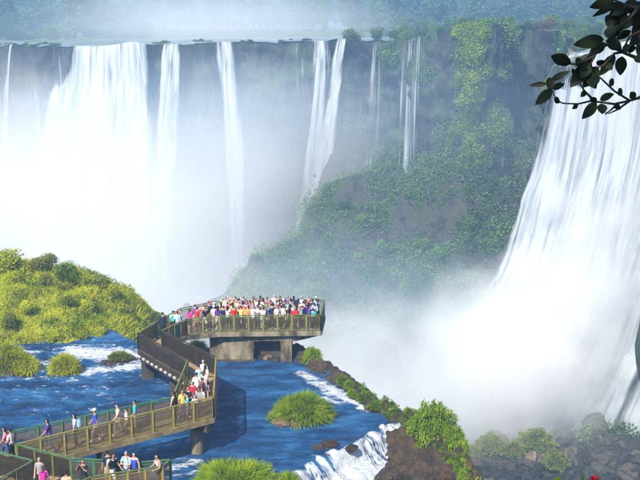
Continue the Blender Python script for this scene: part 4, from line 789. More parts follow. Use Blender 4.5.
# ------------------------------------------------------------------ walkway, viewing platform, lower deck
DZ = 2.2; RH = 1.12
M['post'] = rough_mat('weathered_olive_paint', [(0.3, (0.11, 0.09, 0.02)), (0.55, (0.26, 0.205, 0.045)), (0.8, (0.20, 0.12, 0.04))], scale=4, rough=0.6, bump=0.2)
M['green'] = rough_mat('green_rail_paint', [(0.3, (0.03, 0.08, 0.03)), (0.6, (0.07, 0.17, 0.06)), (0.85, (0.16, 0.16, 0.04))], scale=3, rough=0.5, bump=0.2)
M['olive_green'] = rough_mat('faded_green_rail_paint', [(0.3, (0.06, 0.085, 0.02)), (0.6, (0.12, 0.16, 0.035)), (0.85, (0.14, 0.10, 0.03))], scale=3, rough=0.5, bump=0.2)
M['deck'] = rough_mat('tan_deck_boards', [(0.3, (0.15, 0.10, 0.05)), (0.6, (0.30, 0.22, 0.12)), (0.85, (0.40, 0.31, 0.18))], scale=2.5, rough=0.85, bump=0.3)  # tan base colour of the boards
M['fascia'] = rough_mat('tan_edge_beam', [(0.3, (0.10, 0.07, 0.03)), (0.55, (0.26, 0.19, 0.085)), (0.85, (0.36, 0.27, 0.13))], scale=2.0, rough=0.8, bump=0.3)
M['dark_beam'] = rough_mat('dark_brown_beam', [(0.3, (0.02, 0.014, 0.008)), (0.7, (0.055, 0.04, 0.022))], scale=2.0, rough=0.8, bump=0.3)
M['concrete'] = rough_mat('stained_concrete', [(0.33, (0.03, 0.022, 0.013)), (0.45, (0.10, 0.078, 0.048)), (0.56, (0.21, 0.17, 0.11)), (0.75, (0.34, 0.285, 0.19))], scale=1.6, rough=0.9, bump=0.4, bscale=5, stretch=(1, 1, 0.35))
M['concrete_dark'] = rough_mat('wet_dark_concrete', [(0.3, (0.025, 0.022, 0.018)), (0.6, (0.07, 0.06, 0.045)), (0.85, (0.14, 0.12, 0.09))], scale=0.9, rough=0.85, bump=0.4, bscale=5, stretch=(1, 1, 0.45))  # darker concrete for caps, footing, back wall and most piers
M['pale'] = plain('pale_bracket', (0.45, 0.42, 0.36), 0.7, var=0.25)  # pale tone for the bright-gap blocks under the flight and the flagpole
def screen_mat(name, col, cover, s=26.0):
    """woven wire screen: the wires are finer than a pixel, so the weave is a wave pattern of metal and gaps"""
    m, nt, ns, ln, b = newmat(name)
    b.inputs['Base Color'].default_value = (*col, 1); b.inputs['Roughness'].default_value = 0.6; b.inputs['Specular IOR Level'].default_value = 0.3
    tc = N(nt, 'ShaderNodeTexCoord'); ns1 = N(nt, 'ShaderNodeTexNoise', i_Scale=3.0, i_Detail=4.0); ln.new(tc.outputs['Object'], ns1.inputs['Vector'])
    ln.new(ramp(nt, ns1.outputs[0], [(0.3, tuple(c * 0.6 for c in col)), (0.7, tuple(c * 1.5 for c in col))]).outputs[0], b.inputs['Base Color'])
    w1 = N(nt, 'ShaderNodeTexWave', bands_direction='X', i_Scale=s, i_Distortion=0.0); w2 = N(nt, 'ShaderNodeTexWave', bands_direction='Z', i_Scale=s, i_Distortion=0.0)
    for w in (w1, w2): ln.new(tc.outputs['Object'], w.inputs['Vector'])
    mx_ = N(nt, 'ShaderNodeMath', operation='MAXIMUM'); ln.new(w1.outputs['Fac'], mx_.inputs[0]); ln.new(w2.outputs['Fac'], mx_.inputs[1])
    c1 = N(nt, 'ShaderNodeMath', operation='GREATER_THAN', i_1=1.0 - cover); ln.new(mx_.outputs[0], c1.inputs[0])
    tp = N(nt, 'ShaderNodeBsdfTransparent'); mx = N(nt, 'ShaderNodeMixShader'); ln.new(c1.outputs[0], mx.inputs[0]); ln.new(tp.outputs[0], mx.inputs[1]); ln.new(b.outputs[0], mx.inputs[2])
    ln.new(mx.outputs[0], ns['Material Output'].inputs[0]); return m
M['screen'] = screen_mat('brown_wire_screen', (0.17, 0.115, 0.05), 0.11)
M['screen_open'] = screen_mat('open_wire_screen', (0.12, 0.10, 0.045), 0.035)
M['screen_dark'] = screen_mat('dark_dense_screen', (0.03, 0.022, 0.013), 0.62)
M['screen_orange'] = screen_mat('lit_orange_screen', (0.30, 0.15, 0.04), 0.55)  # orange glow of the lit ramp panels put into the wire colour
M['screen_green'] = screen_mat('green_screen', (0.05, 0.17, 0.08), 0.55)  # green here is likewise the glow of lit panels, held in the colour
panel_cache = {}
def panel(parent, a, b, scr, frame, h=RH):
    """one railing panel between two posts: screen plus a thin frame (sub-part)"""
    a = Vector(a); b = Vector(b); d = b - a; L = d.length; rz = math.atan2(d.y, d.x); key = (round(L, 2), scr, frame, h)
    if key not in panel_cache:
        mb = MB(); mb.box((L / 2, 0, h * 0.52), (L - 0.1, 0.012, h * 0.84)); m1 = mb.mesh('railing_panel'); m1.materials.append(M[scr])
        mb = MB(); mb.box((L / 2, 0, 0.12), (L - 0.07, 0.05, 0.05)); mb.box((L / 2, 0, h * 0.93), (L - 0.07, 0.05, 0.04))
        for x_ in (0.06, L - 0.06): mb.box((x_, 0, h * 0.525), (0.035, 0.045, h * 0.81 - 0.05))
        m2 = mb.mesh('panel_frame'); m2.materials.append(M[frame]); panel_cache[key] = (m1, m2)
    m1, m2 = panel_cache[key]
    p_ = obj('railing_panel', m1, None, parent, a, (0, 0, rz)); obj('panel_frame', m2, None, p_); return p_
post_cache = {}
def post(parent, p, mat, h=RH, w=0.09):
    if (mat, h, w) not in post_cache:
        mb = MB(); mb.box((0, 0, h / 2 - 0.12), (w, w, h + 0.22)); mb.box((0, 0, h + 0.005), (w + 0.025, w + 0.025, 0.035)); me = mb.mesh('post'); me.materials.append(M[mat]); post_cache[(mat, h, w)] = me
    obj('post', post_cache[(mat, h, w)], None, parent, p)
def rail_run(parent, pts, spacing, scr, frame, pmat, top=None, close_first=True, h=RH):
    """posts, panels and a handrail along a polyline on the deck"""
    for i in range(len(pts) - 1):
        a = Vector((*pts[i], DZ)); b = Vector((*pts[i + 1], DZ)); n = max(1, round((b - a).length / spacing))
        q = [a.lerp(b, k / n) for k in range(n + 1)]
        for k in range(n):
            s_ = scr if isinstance(scr, str) else scr[k % len(scr)]
            panel(parent, q[k], q[k + 1], s_, frame, h)
        for k in range(0 if (close_first and i == 0) else 1, n + 1): post(parent, q[k], pmat, h)
        mb = MB(); ex = (b - a).normalized() * 0.03; mb.bar(a - ex + Vector((0, 0, h + 0.05)), b + ex + Vector((0, 0, h + 0.05)), 0.085, 0.05); mb.build('handrail', M[top or frame], parent)
def deck(parent, poly, fas='fascia', th=0.16, boards=True, fh=0.3):
    """board deck over a polygon, each board a slab in one deck part, with an edge beam round it"""
    mb = MB(); mb.prism(poly, DZ - th, DZ); mb.build('deck', M['deck'], parent)
    n = len(poly); cx = sum(p[0] for p in poly) / n; cyy = sum(p[1] for p in poly) / n
    for i in range(n):
        a = Vector((*poly[i], DZ - fh / 2 + 0.03)); b = Vector((*poly[(i + 1) % n], DZ - fh / 2 + 0.03)); d = (b - a).normalized(); o = Vector((d.y, -d.x, 0)) * 0.05
        if (Vector((cx, cyy, a.z)) - a).dot(o) > 0: o = -o
        mb = MB(); mb.bar(a + o, b + o, 0.08, fh); mb.build('edge_beam', M[fas], parent)
A0, A1 = (-14.2, 41.6), (-5.62, 47.4); AF0, AF1 = (-18.8, 41.0), (-7.75, 47.35); AFm = (-14.8, 43.1)
B1L, B1R = (-7.72, 53.0), (-6.12, 53.5); B2L, B2R = (-11.55, 58.05), (-10.1, 58.45)
P0, P1, P2, P3, P4, P5 = (-8.88, 60.9), (-6.75, 61.62), (0.05, 61.85), (0.3, 65.3), (-7.4, 65.0), (-9.6, 63.2); CF = (-10.75, 60.3)
fb = empty('footbridge', (-8.6, 50.0, 0)); tag(fb, 'zigzag footbridge with olive posts, brown wire panels and tan deck edge over the river', 'footbridge')
FBO = Vector(fb.location); fb.location = (0, 0, 0)
deck(fb, [(-18.8, 39.9), A0, A1, AF1, AFm, (-18.8, 41.2)])
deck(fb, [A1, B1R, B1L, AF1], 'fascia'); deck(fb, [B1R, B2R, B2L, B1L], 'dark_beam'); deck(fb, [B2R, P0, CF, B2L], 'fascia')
rail_run(fb, [A0, A1], 1.15, 'screen', 'post', 'post', 'post'); rail_run(fb, [(-18.8, 41.2), AFm, AF1], 1.15, 'screen', 'green', 'olive_green', 'green')
rail_run(fb, [A1, B1R], 1.5, 'screen', 'post', 'post', 'post'); rail_run(fb, [AF1, B1L], 1.4, 'screen_open', 'olive_green', 'post', 'olive_green')
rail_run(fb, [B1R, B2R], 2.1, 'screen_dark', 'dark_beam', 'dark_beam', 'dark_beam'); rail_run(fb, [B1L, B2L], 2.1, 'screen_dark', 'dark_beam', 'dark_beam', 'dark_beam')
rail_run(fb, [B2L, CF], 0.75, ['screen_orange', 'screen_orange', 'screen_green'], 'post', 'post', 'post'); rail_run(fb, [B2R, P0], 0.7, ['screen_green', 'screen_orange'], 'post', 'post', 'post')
# pale blocks added in place of the bright gaps under the dark flight
for a_, b_ in ((B2L, B1L),):
    a = Vector((*a_, DZ - 0.34)); b = Vector((*b_, DZ - 0.34)); d = (b - a).normalized(); o = Vector((d.y, -d.x, 0)).normalized() * 0.12
    for k in range(11):
        mb = MB(); q = a.lerp(b, (k + 0.5) / 11) + o; mb.bar(q - d * 0.13, q + d * 0.13, 0.1, 0.12); mb.build('bracket', M['pale'], fb)
    mb = MB(); mb.bar(a + Vector((0, 0, -0.13)) + o * 0.4, b + Vector((0, 0, -0.13)) + o * 0.4, 0.16, 0.14); mb.build('stringer', M['dark_beam'], fb)
def pier(parent, x_, y_, wx, wy, top, mat, round_=False, cap=None):
    mb = MB()
    if round_:
        n = 14; mb.prism([(x_ + wx / 2 * math.cos(2 * math.pi * k / n), y_ + wy / 2 * math.sin(2 * math.pi * k / n)) for k in range(n)], -1.2, top)
    else:
        c_ = 0.06; mb.prism([(x_ - wx / 2 + c_, y_ - wy / 2), (x_ + wx / 2 - c_, y_ - wy / 2), (x_ + wx / 2, y_ - wy / 2 + c_), (x_ + wx / 2, y_ + wy / 2 - c_), (x_ + wx / 2 - c_, y_ + wy / 2), (x_ - wx / 2 + c_, y_ + wy / 2), (x_ - wx / 2, y_ + wy / 2 - c_), (x_ - wx / 2, y_ - wy / 2 + c_)], -1.2, top)
    p_ = mb.build('pier', M[mat], parent)
    if cap: mb = MB(); mb.bar(*cap); mb.build('pier_cap', M['concrete_dark'], p_)
pier(fb, -6.6, 47.75, 0.68, 0.68, 1.45, 'concrete', True, ((-7.4, 48.3, 1.68), (-5.8, 47.3, 1.68), 0.6, 0.42))
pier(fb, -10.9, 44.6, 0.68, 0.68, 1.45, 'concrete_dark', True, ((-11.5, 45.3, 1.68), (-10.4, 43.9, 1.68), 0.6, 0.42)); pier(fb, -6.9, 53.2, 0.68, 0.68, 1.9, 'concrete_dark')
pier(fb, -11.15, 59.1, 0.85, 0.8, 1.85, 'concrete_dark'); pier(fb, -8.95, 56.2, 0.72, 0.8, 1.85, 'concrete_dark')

vp = empty('viewing_platform', (0, 0, 0)); tag(vp, 'concrete viewing platform on a stained wall and pillar, packed with visitors', 'platform')
deck(vp, [P0, P1, P2, P3, P4, P5, CF], 'concrete', 0.2, fh=0.32)
rail_run(vp, [P0, P1, P2], 0.95, 'screen_open', 'olive_green', 'post', 'olive_green'); rail_run(vp, [P2, P3], 0.9, 'screen', 'olive_green', 'olive_green', 'olive_green'); rail_run(vp, [P3, P4, P5, CF], 1.1, 'screen_open', 'olive_green', 'post', 'olive_green')
mb = MB(); mb.prism([(-7.5, 62.05), (-4.55, 62.02), (-4.4, 64.6), (-7.6, 64.6)], -1.0, 1.84); w_ = mb.build('support_wall', M['concrete'], vp)
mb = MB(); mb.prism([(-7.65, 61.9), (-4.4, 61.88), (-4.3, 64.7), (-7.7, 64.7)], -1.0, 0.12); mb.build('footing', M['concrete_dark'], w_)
mb = MB(); mb.prism([(-2.68, 61.98), (-1.92, 61.98), (-1.92, 64.5), (-2.68, 64.5)], -1.0, 1.46); mb.build('pillar', M['concrete'], vp)
mb = MB(); mb.prism([(-5.1, 61.96), (-1.9, 61.96), (-1.9, 64.6), (-5.1, 64.6)], 1.46, 1.875); mb.build('cross_beam', M['concrete'], vp)
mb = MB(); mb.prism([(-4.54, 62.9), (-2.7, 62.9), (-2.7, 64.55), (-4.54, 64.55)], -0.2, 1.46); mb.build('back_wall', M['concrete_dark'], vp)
def wedge(name, x0, x1, y0, y1, zt, z0, z1, mat):
    mb = MB(); mb.add([(x0, y0, z0), (x1, y0, z1), (x1, y0, zt), (x0, y0, zt), (x0, y1, z0), (x1, y1, z1), (x1, y1, zt), (x0, y1, zt)], [(0, 1, 2, 3), (7, 6, 5, 4), (0, 4, 5, 1), (1, 5, 6, 2), (2, 6, 7, 3), (3, 7, 4, 0)]); mb.build(name, M[mat], vp)
wedge('cantilever', -1.88, 0.02, 62.05, 64.5, 1.9, 1.35, 1.84, 'concrete'); wedge('haunch', -5.1, -4.5, 62.0, 64.4, 1.455, 1.44, 0.9, 'concrete')

ld = empty('lower_viewing_deck', (0, 0, 0)); tag(ld, 'lower viewing deck with green and brown mesh railing in front of the footbridge', 'platform')
D0, D1, D2, D3 = (-18.8, 43.4), (-11.3, 40.15), (-8.05, 39.75), (-6.75, 40.0); E0, E1_, E2_, E3 = (-7.0, 39.35), (-9.9, 38.35), (-12.0, 37.6), (-13.2, 40.0)
D0 = (-14.25, 41.62)
deck(ld, [(-18.8, 39.6), (-18.8, 39.86), D0, D1, D2, D3, E0, E1_, (-11.5, 36.5), (-14, 36.5)], 'fascia')
rail_run(ld, [(-14.15, 41.56), D1], 0.95, 'screen_dark', 'dark_beam', 'olive_green', 'green'); rail_run(ld, [D1, D2, D3], 1.1, 'screen_open', 'green', 'green', 'green', close_first=False)
rail_run(ld, [D3, E0, E1_, (-11.5, 36.5)], 0.75, 'screen', 'post', 'post', 'olive_green', close_first=False); rail_run(ld, [(-18.6, 42.3 - 0.4), (-14.75, 40.75), (-12.9, 39.9)], 0.95, 'screen_dark', 'dark_beam', 'dark_beam', 'green'); rail_run(ld, [(-12.9, 39.9), (-13.9, 38.0)], 0.9, 'screen', 'olive_green', 'olive_green', 'olive_green', close_first=False)
pier(ld, -9.6, 39.2, 0.7, 0.7, 2.0, 'concrete_dark'); pier(ld, -13.6, 38.6, 0.7, 0.7, 2.0, 'concrete_dark'); pier(ld, -16.6, 40.6, 0.7, 0.7, 2.0, 'concrete_dark')
# far boardwalk above the falls
bw = empty('far_boardwalk', (0, 0, 0)); tag(bw, 'far boardwalk with railing above the brink of the misty falls', 'boardwalk')
bwp = [W(150, 29.5, D=330), W(200, 29, D=345), W(260, 28.5, D=360), W(330, 28, D=372), W(372, 28, D=380)]; M['bw'] = plain('grey_boardwalk_steel', (0.35, 0.36, 0.36), 0.6, var=0.2)
for a, b in zip(bwp[:-1], bwp[1:]):
    a = Vector(a); b = Vector(b); mb = MB(); mb.bar(a, b, 2.4, 0.2); mb.build('deck', M['bw'], bw)
    for hh in (0.55, 1.1):
        mb = MB(); o = Vector((0, -1.15, hh)); mb.bar(a + o, b + o, 0.06, 0.06); mb.build('handrail', M['bw'], bw)
    n = int((b - a).length / 4)
    for k in range(n):
        q = a.lerp(b, k / n); mb = MB(); mb.bar(q + Vector((0, -1.15, -0.1)), q + Vector((0, -1.15, 1.1)), 0.07, 0.07); mb.build('post', M['bw'], bw)
        if k % 2 == 0: mb = MB(); mb.prism([(q.x - .2, q.y - .2), (q.x + .2, q.y - .2), (q.x + .2, q.y + .2), (q.x - .2, q.y + .2)], 15.5, q.z - 0.1); mb.build('support_leg', M['bw'], bw)
fp = Vector(W(232, 27, D=356)); mb = MB(); mb.tube([(0, 0, 0), (0, 0, 3.5), (0, 0, 7.0)], [0.12, 0.1, 0.06], 8); e = empty('flagpole', fp); tag(e, 'bare white flagpole on the far boardwalk', 'flagpole'); mb.build('pole', M['pale'], e); mb = MB(); mb.prism([(0.16 * math.cos(k), 0.16 * math.sin(k)) for k in (0, 1, 2, 3, 4, 5)], 7.0, 7.2); mb.build('finial', M['pale'], e)
# ------------------------------------------------------------------ people
def person_variant(pose, seed=0):
    """one continuous skinned body in a pose, plus garments lifted off its surface; faces +Y, feet at z 0"""
    Vt = []; Ed = []; Rd = []; Bone = []
    def v(p, r, par=None, bone=None):
        Vt.append(p); Rd.append(r if isinstance(r, tuple) else (r, r)); i = len(Vt) - 1
        if par is not None: Ed.append((par, i)); Bone.append((par, i, bone))
        return i
    P = dict(lean=0.0, la=((-.22, .0, 1.14), (-.24, .06, .90)), ra=((.22, .0, 1.14), (.24, .06, .90)), lk=(-.10, .02, .50), rk=(.10, .02, .50), lf=(-.10, -.02, .075), rf=(.10, -.02, .075), head=0.0, girl=False, seat=0.0); P.update(pose)
    ln = P['lean']; f = 0.9 if P['girl'] else 1.0
    pel = v((0, 0, .94), (.15, .105)); wst = v((0, ln * .3, 1.08), (.125 * f, .095), pel, 'torso'); ch = v((0, ln * .7, 1.27), (.155 * f, .11), wst, 'torso'); top = v((0, ln * .95, 1.40), (.12 * f, .085), ch, 'torso')
    nk = v((0, ln * 1.05 - .005, 1.49), (.05, .052), top, 'neck'); hd = P['head']; h1 = v((0, ln * 1.1 + .022, 1.56), (.058, .07), nk, 'head'); h2 = v((0, ln * 1.15 + .015 + hd * .5, 1.635), (.072, .092), h1, 'head'); v((0, ln * 1.18 + .002 + hd, 1.705), (.056, .072), h2, 'head')
    for s, arm, knee, foot in ((-1, P['la'], P['lk'], P['lf']), (1, P['ra'], P['rk'], P['rf'])):
        sh = v((s * .165 * f, ln * .92, 1.395), (.058, .058), top, 'torso'); el = v(arm[0], (.043, .043), sh, 'upper_arm'); wr = v(arm[1], (.029, .029), el, 'forearm')
        d = (Vector(arm[1]) - Vector(arm[0])).normalized(); sd = d.cross(Vector((0, 0, 1)));
        if sd.length < 0.2: sd = Vector((0, 1, 0))
        sd.normalize(); pa = v(tuple(Vector(arm[1]) + d * .065), (.032, .022), wr, 'hand')
        for q in range(4):
            off = sd * (0.022 * (q - 1.5)); b1 = v(tuple(Vector(arm[1]) + d * .115 + off), .0095, pa, 'hand'); v(tuple(Vector(arm[1]) + d * (.150 + (.012, .02, .016, .0)[q]) + off * 1.15 + Vector((0, 0.012, -.006))), .008, b1, 'hand')
        t1 = v(tuple(Vector(arm[1]) + d * .055 + sd * -.045 * s), .011, wr, 'hand'); v(tuple(Vector(arm[1]) + d * .095 + sd * -.058 * s), .009, t1, 'hand')
        hp = v((s * .088, .0, .87), (.088, .092), pel, 'hip'); kn = v(knee, (.058, .06), hp, 'thigh'); an = v(foot, (.037, .042), kn, 'shin'); v((foot[0] + s * .012, foot[1] + .15, max(.032, foot[2] - .04)), (.034, .026), an, 'foot')
        v((foot[0], foot[1] - .045, max(.035, foot[2] - .035)), (.032, .03), an, 'foot')
    me = bpy.data.meshes.new('skin'); me.from_pydata(Vt, Ed, []); o = bpy.data.objects.new('skin', me); COL.objects.link(o)
    md = o.modifiers.new('s', 'SKIN'); md.use_smooth_shade = True
    sv = me.skin_vertices[0].data
    for i, r in enumerate(Rd): sv[i].radius = r; sv[i].use_root = (i == 0)
    m2 = o.modifiers.new('u', 'SUBSURF'); m2.levels = 1; m2.render_levels = 1
    dg = bpy.context.evaluated_depsgraph_get(); bme = bpy.data.meshes.new_from_object(o.evaluated_get(dg)); bpy.data.objects.remove(o); bpy.data.meshes.remove(me)
    n = len(bme.vertices); co = np.empty(n * 3, np.float32); bme.vertices.foreach_get('co', co); co = co.reshape(-1, 3).astype(float); no = np.array([v_.normal[:] for v_ in bme.vertices])
    best = np.full(n, 1e9); tp = np.zeros(n); bn = np.array(['torso'] * n, dtype=object)
    for a, b, nm in Bone:
        A = np.array(Vt[a]); B = np.array(Vt[b]); dd = B - A; t = np.clip(((co - A) @ dd) / (dd @ dd), 0, 1); ds = np.linalg.norm(co - A - t[:, None] * dd, axis=1) - 0.5 * (np.array([Rd[a][0]]) * (1 - t) + Rd[b][0] * t)
        k = ds < best; best[k] = ds[k]; bn[k] = nm; tp[k] = t[k]
    # face: nose and brow pushed out of the head surface
    hc = np.array(Vt[h2]); k = bn == 'head'; rel = co - hc; nose = k & (rel[:, 1] > .05); co[:, 1] += np.where(nose, .020 * np.exp(-(rel[:, 0] / .014) ** 2 - ((rel[:, 2] + .012) / .022) ** 2), 0)
    bme.vertices.foreach_set('co', co.astype(np.float32).ravel()); bme.update(); bme.name = 'person'
    faces = [tuple(p.vertices) for p in bme.polygons]
    def cut(sel, push, name):
        fs = [f_ for f_ in faces if sum(sel[i] for i in f_) >= len(f_) - 1]; ids = sorted({i for f_ in fs for i in f_}); mp = {i: j for j, i in enumerate(ids)}
        pp = np.broadcast_to(push, (n,)); m_ = bpy.data.meshes.new(name); m_.from_pydata([tuple(co[i] + no[i] * pp[i]) for i in ids], [], [tuple(mp[i] for i in f_) for f_ in fs]); m_.polygons.foreach_set('use_smooth', [True] * len(m_.polygons)); m_.update(); return m_
    torso = np.isin(bn, ['torso']) & (co[:, 2] > .90); out = {'body': bme}
    hips = np.isin(bn, ['hip', 'thigh']) | ((bn == 'torso') & (co[:, 2] < 1.0))
    out['shirt'] = cut((torso & (co[:, 2] < 1.455)) | ((bn == 'upper_arm') & (tp < .75)), .013, 'shirt'); out['tank'] = cut(torso & (co[:, 2] < 1.41), .011, 'shirt')
    out['long_shirt'] = cut((torso & (co[:, 2] < 1.46)) | np.isin(bn, ['upper_arm', 'forearm']), .014, 'shirt')
    out['trousers'] = cut(hips | ((bn == 'shin') & (tp < .93)), .011, 'trousers'); out['shorts'] = cut(hips & ~((bn == 'thigh') & (tp > .92)), .018, 'shorts')
    hz = rel[:, 2]; hy = rel[:, 1]
    out['short_hair'] = cut((bn == 'head') & ((hz > .045) | ((hy < -.005) & (hz > -.04))), .014, 'hair'); out['long_hair'] = cut(((bn == 'head') & ((hz > .045) | (hy < .0))) | ((np.isin(bn, ['neck'])) & (hy < -.03)) | ((bn == 'torso') & (co[:, 2] > 1.33) & (no[:, 1] < -.5) & (np.abs(co[:, 0]) < .09)), .024, 'hair')
    out['shoes'] = cut(bn == 'foot', .008, 'shoes'); out['eyes'] = hc; out['chest_y'] = ln
    return out
def shirt_mat(c, i): return plain('cloth_%d' % i, c, 0.85, 0.2)
SKINS = [plain('skin_light', (0.55, 0.33, 0.23), 0.6, 0.3), plain('skin_tan', (0.40, 0.22, 0.14), 0.6, 0.3), plain('skin_brown', (0.22, 0.115, 0.07), 0.6, 0.3)]
CL = {'white': (0.78, 0.78, 0.77), 'red': (0.55, 0.02, 0.025), 'pink': (0.75, 0.22, 0.33), 'magenta': (0.55, 0.04, 0.30), 'royal blue': (0.03, 0.07, 0.48), 'light blue': (0.36, 0.55, 0.78), 'navy': (0.02, 0.025, 0.07), 'black': (0.015, 0.015, 0.017), 'teal': (0.03, 0.40, 0.40), 'grey': (0.28, 0.28, 0.29), 'orange': (0.75, 0.25, 0.05), 'yellow': (0.75, 0.60, 0.12), 'purple': (0.12, 0.03, 0.30), 'cream': (0.65, 0.55, 0.40), 'green': (0.08, 0.30, 0.08), 'maroon': (0.16, 0.02, 0.03), 'peach': (0.72, 0.42, 0.28), 'pale pink': (0.72, 0.50, 0.50)}
BT = {'blue jeans': (0.06, 0.10, 0.22), 'black trousers': (0.015, 0.015, 0.017), 'khaki trousers': (0.34, 0.27, 0.16), 'white trousers': (0.70, 0.69, 0.66), 'khaki shorts': (0.36, 0.30, 0.19), 'dark shorts': (0.03, 0.03, 0.04), 'denim shorts': (0.10, 0.16, 0.30), 'white shorts': (0.70, 0.69, 0.67), 'brown trousers': (0.12, 0.07, 0.04)}
HR = {'dark hair': (0.012, 0.009, 0.007), 'brown hair': (0.07, 0.035, 0.018), 'blond hair': (0.42, 0.28, 0.12), 'grey hair': (0.35, 0.34, 0.33)}
_mc = {}
def cmat(kind, key):
    if (kind, key) not in _mc: _mc[(kind, key)] = plain('%s_%s' % (kind, key.replace(' ', '_')), {'cloth': CL, 'bottom': BT, 'hair': HR}[kind][key], 0.85, 0.2, var=0.12)
    return _mc[(kind, key)]
POSE = {
 'stand': dict(), 'stand2': dict(la=((-.24, -.03, 1.13), (-.16, .14, 1.0)), ra=((.22, .0, 1.14), (.23, .08, .90)), rf=(.16, .03, .075), rk=(.14, .06, .50)),
 'lean': dict(lean=.16, la=((-.22, .20, 1.16), (-.18, .42, 1.14)), ra=((.22, .20, 1.16), (.18, .42, 1.14)), lf=(-.1, -.06, .075), rf=(.1, -.1, .075)),
 'photo': dict(la=((-.25, .18, 1.24), (-.09, .27, 1.50)), ra=((.25, .18, 1.24), (.09, .27, 1.50)), head=.01), 'photo_high': dict(la=((-.27, .12, 1.46), (-.10, .26, 1.68)), ra=((.27, .12, 1.46), (.10, .26, 1.68))),
 'arms_up': dict(la=((-.33, .03, 1.55), (-.22, .06, 1.78)), ra=((.33, .03, 1.55), (.22, .06, 1.78))), 'walk': dict(lean=.03, la=((-.21, .14, 1.15), (-.2, .30, 1.0)), ra=((.21, -.12, 1.15), (.22, -.10, .90)), lk=(-.1, -.06, .50), lf=(-.1, -.28, .12), rk=(.1, .20, .51), rf=(.1, .22, .075)),
 'walk2': dict(lean=.02, la=((-.22, -.10, 1.14), (-.2, -.12, .90)), ra=((.22, .1, 1.15), (.2, .26, .98)), lk=(-.1, .17, .51), lf=(-.1, .20, .075), rk=(.1, -.05, .5), rf=(.1, -.22, .10)), 'akimbo': dict(la=((-.36, -.04, 1.17), (-.17, .06, 1.04)), ra=((.36, -.04, 1.17), (.17, .06, 1.04))),
 'point': dict(ra=((.24, .25, 1.38), (.24, .48, 1.45)), la=((-.22, 0, 1.14), (-.22, .06, .90))), 'crossed': dict(la=((-.25, .07, 1.14), (.06, .17, 1.16)), ra=((.25, .07, 1.13), (-.06, .19, 1.12)))}
VAR = {}
for k_, p_ in POSE.items():
    VAR[k_] = person_variant(p_)
    if k_ in ('stand', 'stand2', 'lean', 'photo', 'walk', 'walk2'): VAR[k_ + '_f'] = person_variant(dict(p_, girl=True))
def cap_mesh():
    mb = MB(); V = []; Fc = []; n = 12
    for j, (z, r) in enumerate([(0, .098), (.035, .097), (.07, .082), (.095, .05), (.105, .0)]):
        for i in range(n): V.append((r * .86 * math.cos(2 * math.pi * i / n), r * 1.08 * math.sin(2 * math.pi * i / n), z))
    for j in range(4):
        for i in range(n): Fc.append((j * n + i, j * n + (i + 1) % n, (j + 1) * n + (i + 1) % n, (j + 1) * n + i))
    mb.add(V, Fc); mb.add([(-.07, .08, .012), (.07, .08, .012), (.06, .16, -.004), (0, .18, -.008), (-.06, .16, -.004), (-.07, .08, .002), (.07, .08, .002), (.06, .16, -.012), (0, .18, -.016), (-.06, .16, -.012)], [(0, 1, 2, 3, 4), (9, 8, 7, 6, 5), (1, 0, 5, 6), (2, 1, 6, 7), (3, 2, 7, 8), (4, 3, 8, 9), (0, 4, 9, 5)]); return mb.mesh('cap', True)
CAP = cap_mesh(); CAP.materials.append(cmat('cloth', 'white'))
def pack_mesh():
    bm = bmesh.new(); bmesh.ops.create_cube(bm, size=1.0)
    for v_ in bm.verts: v_.co = Vector((v_.co.x * .29, v_.co.y * .15, v_.co.z * .42)) * (0.9 if v_.co.z > 0 else 1.0)
    bmesh.ops.bevel(bm, geom=bm.edges[:], offset=.05, segments=2, affect='EDGES'); bmesh.ops.translate(bm, verts=bm.verts, vec=(0, -.2, 1.24))
    for s in (-1, 1):
        g = bmesh.ops.create_cube(bm, size=1.0)['verts']
        for v_ in g: v_.co = Vector((s * .10 + v_.co.x * .035, -.02 + v_.co.y * .30, 1.44 + v_.co.z * .02))
    me = bpy.data.meshes.new('backpack'); bm.to_mesh(me); bm.free(); return me
PACK = pack_mesh(); PACK.materials.append(cmat('cloth', 'navy'))
def eye_mesh():
    mb = MB()
    mb.box((0, .093, .012), (.018, .012, .010)); return mb.mesh('eye')
EYE = eye_mesh(); EYE.materials.append(plain('dark_eyes', (0.02, 0.01, 0.01), 0.3))
def setmat(o, m_):
    if len(o.data.materials) == 0: o.data.materials.append(m_)
    o.material_slots[0].link = 'OBJECT'; o.material_slots[0].material = m_
USED = {}
